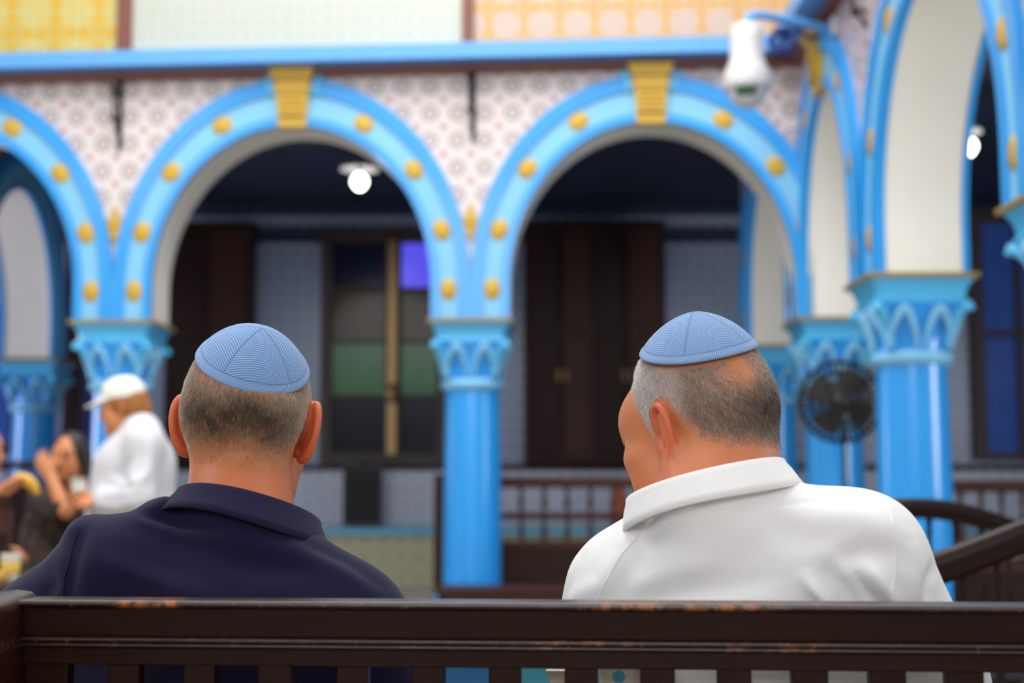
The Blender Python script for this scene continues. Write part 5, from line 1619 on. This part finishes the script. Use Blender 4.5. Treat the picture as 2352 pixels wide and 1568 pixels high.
def hair_right(q, az):
    left = q[:, 0] < 0
    hl = hairline(az) + 0.010 * (az < 95) + np.where(az >= 95, -0.004, 0) - 0.006 * np.clip(q[:, 0] / 0.03, 0, 1)
    d = np.clip((q[:, 2] - hl) / 0.026, 0, 1)
    # bare patch under the rim of the cap
    w_ = to_world(RM.HM, q, RM.hs); pp = pix(w_)
    cand = np.nonzero(np.linalg.norm(pp - np.array([1702, 836]), axis=1) < 8)[0]
    c0 = q[cand[np.argmin(w_[cand, 1])]]
    bare = np.exp(-(np.linalg.norm(q - c0, axis=1) / 0.027) ** 2) * (0.75 + 0.35 * clump(q, 4.0))
    d = d * (1 - np.clip(bare * 1.15, 0, 0.96))
    sz = np.where(left, az, -az)
    dark = np.exp(-((q[:, 2] + 0.000) / 0.032) ** 2) * np.exp(-((sz + 8) / 36.0) ** 2) * (0.7 + 0.4 * clump(q, 1.5))
    tone = 0.56 - 0.55 * dark + 0.55 * np.clip((az - 62) / 24, 0, 1) + 0.14 * np.clip(q[:, 2] / 0.06, 0, 1)
    d = d * (0.72 + 0.28 * np.maximum(dark, az > 92))
    return d, np.clip(tone, 0, 1), np.ones(len(q)) * 0.95
red_nape2 = lambda q, az: 0.75 * np.exp(-((q[:, 2] + 0.09) / 0.045) ** 2) * (az < 100) + 0.2 * (az > 95)
build_man(g, RM, skin_mat('ruddy tanned skin', (204, 130, 84), (212, 102, 62), (80, 66, 60), (190, 172, 158)), hair_mat('salt and pepper hair', (64, 52, 46), (170, 146, 128), (244, 240, 236)), hair_right, ((-0.229, -0.31, 1.0), 0.90), red_fn=red_nape2, count=52000, hlen=0.0088)
make_kippah(RM, (-0.229, -0.31, 1.0), 0.90, 0.30, g, M['kippah'], 0.0088, 0.0092)
RC = (P(618 + 1000, 1100, 1.60), 10, -10.7, -11.4)
def f_white(Q):
    d = smin(RM.torso(Q, 0.008), RM.arms(Q, 0.016, 1.93, r=(0.056, 0.055, 0.050, 0.036)), 0.035)
    d = smax(d, (0.47 - Q[:, 2]), 0.01)
    d = under_collar(d, Q, RC, RM.sp['neck'], 0.070)
    return d
lo, hi = RM.bounds()
shirt = garment('shirt', g, f_white, (lo, hi), 0.004, M['white_shirt'], [
    ([(1342, 1252), (1322, 1310), (1300, 1385)], 12, -0.002),
    ([(1450, 1190), (1430, 1270), (1390, 1340), (1300, 1385)], 26, 0.004), ([(1500, 1200), (1470, 1300), (1400, 1380)], 30, -0.003),
    ([(1540, 1152), (1620, 1165), (1760, 1160), (1900, 1150)], 5, -0.0014),
    ([(1920, 1290), (1990, 1265), (2060, 1280)], 30, -0.006), ([(1880, 1300), (1930, 1350), (1960, 1400)], 26, -0.006), ([(1850, 1330), (1900, 1380), (1930, 1420)], 18, 0.006),
    ([(2000, 1300), (2030, 1350), (2060, 1400)], 18, 0.006), ([(1960, 1310), (1990, 1360), (2020, 1400)], 14, -0.004),
    ([(2140, 1300), (2128, 1345), (2135, 1390)], 11, -0.004), ([(2100, 1240), (2110, 1300), (2100, 1390)], 22, 0.003),
    ([(1430, 1340), (1540, 1310), (1650, 1300)], 40, 0.004), ([(1440, 1385), (1600, 1355), (1760, 1330)], 30, -0.004), ([(1850, 1180), (1980, 1185), (2060, 1220)], 30, 0.003),
    ([(1760, 1200), (1860, 1240), (1960, 1250)], 40, -0.003)])
collar_obj(RM, *RC, 0.085, 0.085, 0.034, 0.035, 0.0125, 42, shirt, M['white_shirt'], 0.12, wav=0.002)
seam('yoke_seam', shirt, CLOTH['shirt'], [(1536, 1160), (1478, 1215), (1425, 1275), (1388, 1340), (1372, 1380)], M['white_shirt'], 0.0010)
seam('sleeve_seam', shirt, CLOTH['shirt'], [(2046, 1172), (2060, 1240), (2058, 1310), (2046, 1378)], M['white_shirt'], 0.0010)
garment('trousers', g, lambda Q: smax(RM.legs(Q, 0.020), Q[:, 2] - 0.70, 0.01), (lo, hi), 0.009, M['trousers_beige'])
shoes(g, RM, M['shoe'])
# ------------------------------------------------------------------ the people in the background
def simple_body(root, Pn, skin, h):
    lo, hi = Pn.bounds()
    v, f = surface(Pn.body, lo, hi, h)
    v = relax(v, f, 1, 0.4)
    q, az, isear, head = head_masks(Pn, v)
    red = 0.5 * isear * head
    brow = (np.exp(-((q[:, 2] - 0.026) / 0.007) ** 2) * (np.abs(np.abs(q[:, 0]) - 0.034) < 0.022) * (q[:, 1] > 0.07)) * head
    lip = (np.exp(-((q[:, 2] + 0.0655) / 0.010) ** 4) * (np.abs(q[:, 0]) < 0.026) * (q[:, 1] > 0.085)) * head
    z = np.zeros(len(v))
    o = np_obj('body', v - np.array(root.location), f, skin, root, {'stubble': z, 'tone': z, 'red': red, 'brow': brow, 'lip': lip})
    for s in (-1, 1):
        c = to_world(Pn.HM, [(s * 0.032, 0.0865, 0.0035)], Pn.hs)[0] - np.array(root.location)
        mesh_obj('eye', MB().ball(c, 0.0115), M['eye'], root)
    return o

def hair_shell(root, Pn, mat, extra, h=0.010, thick=0.012, face=0.055):
    """Solid head of hair: a shell over the skull open at the face, plus extra volumes in head space."""
    def f(Q):
        q = to_local(Pn.HM, Q, Pn.hs)
        d = sd_ell(q, (0, -0.014, 0.034), (0.0745 + thick, 0.096 + thick, 0.086 + thick))
        d = smin(d, sd_ell(q, (0, -0.052, 0.0), (0.064 + thick, 0.054 + thick, 0.062 + thick)), 0.02)
        d = smax(d, q[:, 1] - (face + 0.0 - 0.5 * (q[:, 2] - 0.10)) , 0.02)
        d = smax(d, -(q[:, 2] + 0.045), 0.02)
        for kind, a in extra:
            d = smin(d, sd_ell(q, *a) if kind == 'e' else sd_cone(q, *a), 0.02)
        d = d + 0.0025 * np.sin(q[:, 0] * 160 + 3 * np.sin(q[:, 2] * 40)) * np.sin(q[:, 2] * 70 + q[:, 1] * 90)
        return d * Pn.hs
    c = to_world(Pn.HM, [(0, 0, 0)])[0]
    v, q = surface(f, c - 0.40, c + 0.30, h)
    return np_obj('hair', v - np.array(root.location), q, mat, root)

def pattern_cloth(name, a, b, scale):
    t = NT(name)
    n = t.noise(scale, 3, 0.6)
    t.color(t.mix(t.ramp(n, 0.45, 0.62), lin(a), lin(b))); t.set(Roughness=0.9)
    return t.m
M['white_jacket'] = cloth_mat('white jacket cloth', (220, 220, 224), 0.85, 0.1)
M['cap_white'] = simple('white cap cotton', (240, 238, 228), 0.8, var=0.03)
M['fair_hair'] = simple('reddish fair hair', (170, 108, 52), 0.6, var=0.3, scale=40)
M['black_hair'] = simple('dark brown hair', (36, 26, 24), 0.5, var=0.3, scale=40)
M['dark_dress'] = pattern_cloth('dark patterned dress', (24, 17, 14), (74, 50, 34), 22)
M['red_top'] = pattern_cloth('dark red top', (44, 20, 16), (84, 38, 30), 14)
skin_b = skin_mat('warm skin', (212, 138, 88), (214, 112, 76), (60, 40, 32), (120, 90, 70))

# standing in the white cap, facing left
D = 6.25
px1 = lambda x, y, d=D: P(x, y, d)
hipx = px1(318, 1240)[0]
CP = Person(dict(head=px1(284, 938), yaw=92, bow=9, roll=0, hs=0.94, neck=px1(322, 985), neck_r=0.05, jaw=0.95,
    sh=(px1(332, 1018, 6.10), px1(326, 1018, 6.42)), el=(px1(318, 1140, 6.02), px1(306, 1140, 6.50)),
    wr=(px1(232, 1150, 6.08), px1(228, 1140, 6.42)), hand=(((-1, 0, 0.1), (0, -0.2, 1)), ((-1, 0, 0.15), (0, 0.2, 1))),
    pelvis=(hipx, D, 0.80), knee=((hipx - 0.03, D - 0.09, 0.45), (hipx - 0.01, D + 0.09, 0.45)), ankle=((hipx + 0.01, D - 0.09, 0.095), (hipx + 0.03, D + 0.09, 0.095)),
    toe=(-1, 0, 0), stand=True, girth=1.1))
g = thing('person', 'person in a white cap and white jacket standing in profile before the left column', 'person', (hipx, D, 0.0))
simple_body(g, CP, skin_b, 0.008)
hair_shell(g, CP, M['fair_hair'], [('e', ((0, -0.105, -0.02), (0.035, 0.03, 0.032))), ('c', ((0, -0.06, -0.04), (0, -0.085, -0.075), 0.045, 0.03))], face=0.03)
lo, hi = CP.bounds()
def f_jacket(Q):
    d = smin(CP.torso(Q, 0.030), CP.arms(Q, 0.024, 1.9), 0.04)
    d = smin(d, sd_cone(Q, px1(300, 1080), (px1(296, 1085)[0], D, 0.66), 0.165, 0.205), 0.06)
    return smax(d, 0.60 - Q[:, 2], 0.02)
garment('jacket', g, f_jacket, (lo, hi), 0.010, M['white_jacket'], [
    ([(345, 1010), (340, 1080), (300, 1140)], 12, 0.010), ([(300, 1050), (275, 1090), (300, 1120)], 9, -0.010), ([(320, 1150), (270, 1165), (225, 1160)], 9, 0.010), ([(360, 1060), (372, 1130), (380, 1200)], 10, -0.008), ([(250, 1100), (290, 1110), (320, 1100)], 7, 0.008)])
garment('trousers', g, lambda Q: smax(CP.legs(Q, 0.012), Q[:, 2] - 0.95, 0.01), (lo, hi), 0.012, M['trousers_beige'])
shoes(g, CP, M['shoe'])
# cap with a peak
capb = MB(); rings = []
for i in range(9):
    a = i / 8.0 * math.pi / 2
    z, r = math.sin(a) * 0.105, max(math.cos(a), 0.02) ** 0.8
    rings.append([tuple(to_world(CP.HM, [(0.088 * r * math.cos(2*math.pi*j/32), -0.008 + 0.108 * r * math.sin(2*math.pi*j/32), 0.048 + z)], CP.hs)[0] - np.array(g.location)) for j in range(32)])
capb.loft(rings, True, True)
cp = mesh_obj('cap', capb, M['cap_white'], g)
pk = MB(); rings = []
for j in range(13):
    a = math.radians(35 + 110 * j / 12.0)
    x, y = 0.084 * math.cos(a), -0.008 + 0.104 * math.sin(a)
    k = math.sin(math.pi * j / 12.0) ** 0.7
    ox, oy = x * 1.02, y + 0.078 * k + 0.002
    rings.append([tuple(to_world(CP.HM, [q], CP.hs)[0] - np.array(g.location)) for q in ((x*0.96, y*0.96, 0.052), (x, y, 0.060), (ox, oy, 0.048 - 0.012*k), (ox*0.99, oy*0.99, 0.040 - 0.012*k))])
pk.loft(rings, True, True)
mesh_obj('peak', pk, M['cap_white'], cp)

# seated, dark-haired, hand raised to the face, holding a cup
D2 = 7.0
SP = Person(dict(head=P(162, 1048, D2), yaw=163, bow=4, roll=0, hs=0.93, neck=P(178, 1118, D2 + 0.03), neck_r=0.048, jaw=0.9,
    sh=(P(216, 1150, D2 - 0.02), P(98, 1150, D2)), el=(P(236, 1250, D2 - 0.10), P(150, 1172, D2 - 0.34)),
    wr=(P(198, 1160, D2 - 0.30), P(116, 1094, D2 - 0.28)), hand=(((-0.55, -0.2, 0.65), (-0.6, 0.6, -0.5)), ((-0.55, 0.1, 0.8), (-0.3, -1, 0))),
    pelvis=(P(165, 1300, D2)[0], D2 + 0.05, 0.60), knee=((P(215, 1300, D2)[0], D2 - 0.38, 0.53), (P(115, 1300, D2)[0], D2 - 0.38, 0.53)),
    ankle=((P(215, 1300, D2)[0], D2 - 0.36, 0.095), (P(115, 1300, D2)[0], D2 - 0.36, 0.095)), toe=(0, -1, 0), girth=1.15, curl=0.3))
g = thing('person', 'dark-haired person in a dark patterned dress, seated with one hand raised to the face', 'person', (SP.sp['pelvis'][0], SP.sp['pelvis'][1], 0.0))
simple_body(g, SP, skin_b, 0.008)
hair_shell(g, SP, M['black_hair'], [('c', ((-0.075, -0.02, 0.02), (-0.085, -0.02, -0.14), 0.028, 0.034)), ('c', ((0.075, -0.02, 0.02), (0.085, -0.02, -0.12), 0.024, 0.03)), ('c', ((0, -0.07, 0.0), (0, -0.075, -0.16), 0.07, 0.06))], face=0.045)
lo, hi = SP.bounds()
garment('dress', g, lambda Q: smax(smin(smin(smin(SP.torso(Q, 0.02), SP.arms(Q, 0.018, 0.95), 0.03), SP.legs(Q, 0.03), 0.05), sd_cone(Q, P(110, 1225, D2), P(110, 1330, D2 - 0.1), 0.13, 0.16), 0.06), smax(0.22 - Q[:, 2], -1.0 + 0 * Q[:, 2], 0.01), 0.01), (lo, hi), 0.011, M['dark_dress'])
shoes(g, SP, M['shoe'])
hm = SP.hands[0][0]
cpos = hm[:3, 3] + hm[:3, 1] * 0.085 - hm[:3, 2] * 0.045
t = thing('paper_cup', 'white cup held by the dark-haired seated person', 'cup', (cpos[0], cpos[1], cpos[2] - 0.045))
mesh_obj('cup_wall', MB().lathe([(0.026, 0), (0.036, 0.088), (0.038, 0.092), (0.034, 0.09), (0.024, 0.006)], 24), M['paper_white'], t)
mesh_obj('band', MB().lathe([(0.0302, 0.03), (0.0345, 0.066), (0.0335, 0.066), (0.029, 0.03)], 24, cap=False), M['paper_white'], t)

# cut by the left edge, arm reaching into the picture with a pastry
D3 = 5.75
EP = Person(dict(head=P(-50, 1030, D3), yaw=-100, bow=5, roll=0, hs=0.95, neck=P(-52, 1100, D3), neck_r=0.05,
    sh=(P(-36, 1140, D3 + 0.16), P(-40, 1140, D3 - 0.16)), el=(P(-25, 1240, D3 + 0.16), P(-20, 1225, D3 - 0.22)),
    wr=(P(-10, 1262, D3 + 0.12), P(2, 1130, D3 - 0.22)), hand=(((1, 0, 0), (0, 0.2, 1)), ((0.8, 0.1, 0.55), (-0.5, 0.3, 0.8))),
    pelvis=(P(-75, 1300, D3)[0], D3, 0.585), knee=((P(-75, 1300, D3)[0] + 0.42, D3 + 0.1, 0.53), (P(-75, 1300, D3)[0] + 0.42, D3 - 0.1, 0.53)),
    ankle=((P(-75, 1300, D3)[0] + 0.40, D3 + 0.1, 0.095), (P(-75, 1300, D3)[0] + 0.40, D3 - 0.1, 0.095)), toe=(1, 0, 0), curl=0.5))
g = thing('person', 'person in a dark red top cut off by the left picture edge', 'person', (EP.sp['pelvis'][0], EP.sp['pelvis'][1], 0.0))
simple_body(g, EP, skin_b, 0.009)
hair_shell(g, EP, M['black_hair'], [('c', ((0, -0.07, 0.0), (0, -0.07, -0.12), 0.065, 0.05))], face=0.04)
lo, hi = EP.bounds()
garment('top', g, lambda Q: smax(smin(EP.torso(Q, 0.012), EP.arms(Q, 0.018, 1.75), 0.03), 0.50 - Q[:, 2], 0.01), (lo, hi), 0.011, M['red_top'])
garment('trousers', g, lambda Q: smax(EP.legs(Q, 0.01), Q[:, 2] - 0.66, 0.01), (lo, hi), 0.013, M['trousers_dark'])
shoes(g, EP, M['shoe'])
hm = EP.hands[1][0]
c = hm[:3, 3] + hm[:3, 1] * 0.10 - hm[:3, 2] * 0.030
pb = MB(); pts = []
for j in range(11):
    a = -0.9 + 1.8 * j / 10.0
    pts.append((0.075 * math.sin(a), 0, 0.05 * math.cos(a) - 0.04))
pb.tube(pts, [0.006 + 0.019 * math.sin(math.pi * (j + 0.3) / 10.6) for j in range(11)], 12)
pb.xform(Matrix.Rotation(math.radians(38), 4, 'Y'))
o = mesh_obj('pastry', pb, M['yellow_pack']); o.location = tuple(float(q) for q in c)
tag(o, 'golden curved pastry held up in the hand at the left picture edge', 'pastry', None, 'thing')

# plain benches under the seated people
def plain_bench(label, loc, rz, L):
    t = thing('low_bench', label, 'bench', loc, rz, 'plain low benches')
    mesh_obj('seat', MB().box((-L, -0.2, 0.42), (L, 0.2, 0.455), 0.008), M['dark_wood'], t)
    for sx in (-1, 1):
        for sy in (-1, 1):
            mesh_obj('leg', MB().lathe([(0.022, 0), (0.028, 0.1), (0.02, 0.25), (0.03, 0.42)], 12, (sx*(L-0.06), sy*0.15, 0)), M['dark_wood'], t)
        mesh_obj('stretcher', MB().box((sx*(L-0.06) - 0.012, -0.15, 0.14), (sx*(L-0.06) + 0.012, 0.15, 0.17), 0.003), M['dark_wood'], t)
    return t
pbn = plain_bench('low dark bench under the dark-haired seated person', (SP.sp['pelvis'][0], SP.sp['pelvis'][1] + 0.02, 0), 0, 0.5)
dup(pbn, (EP.sp['pelvis'][0] - 0.02, EP.sp['pelvis'][1] + 0.28, 0), math.pi / 2, 'low dark bench under the person in dark red at the left edge', 'plain low benches')
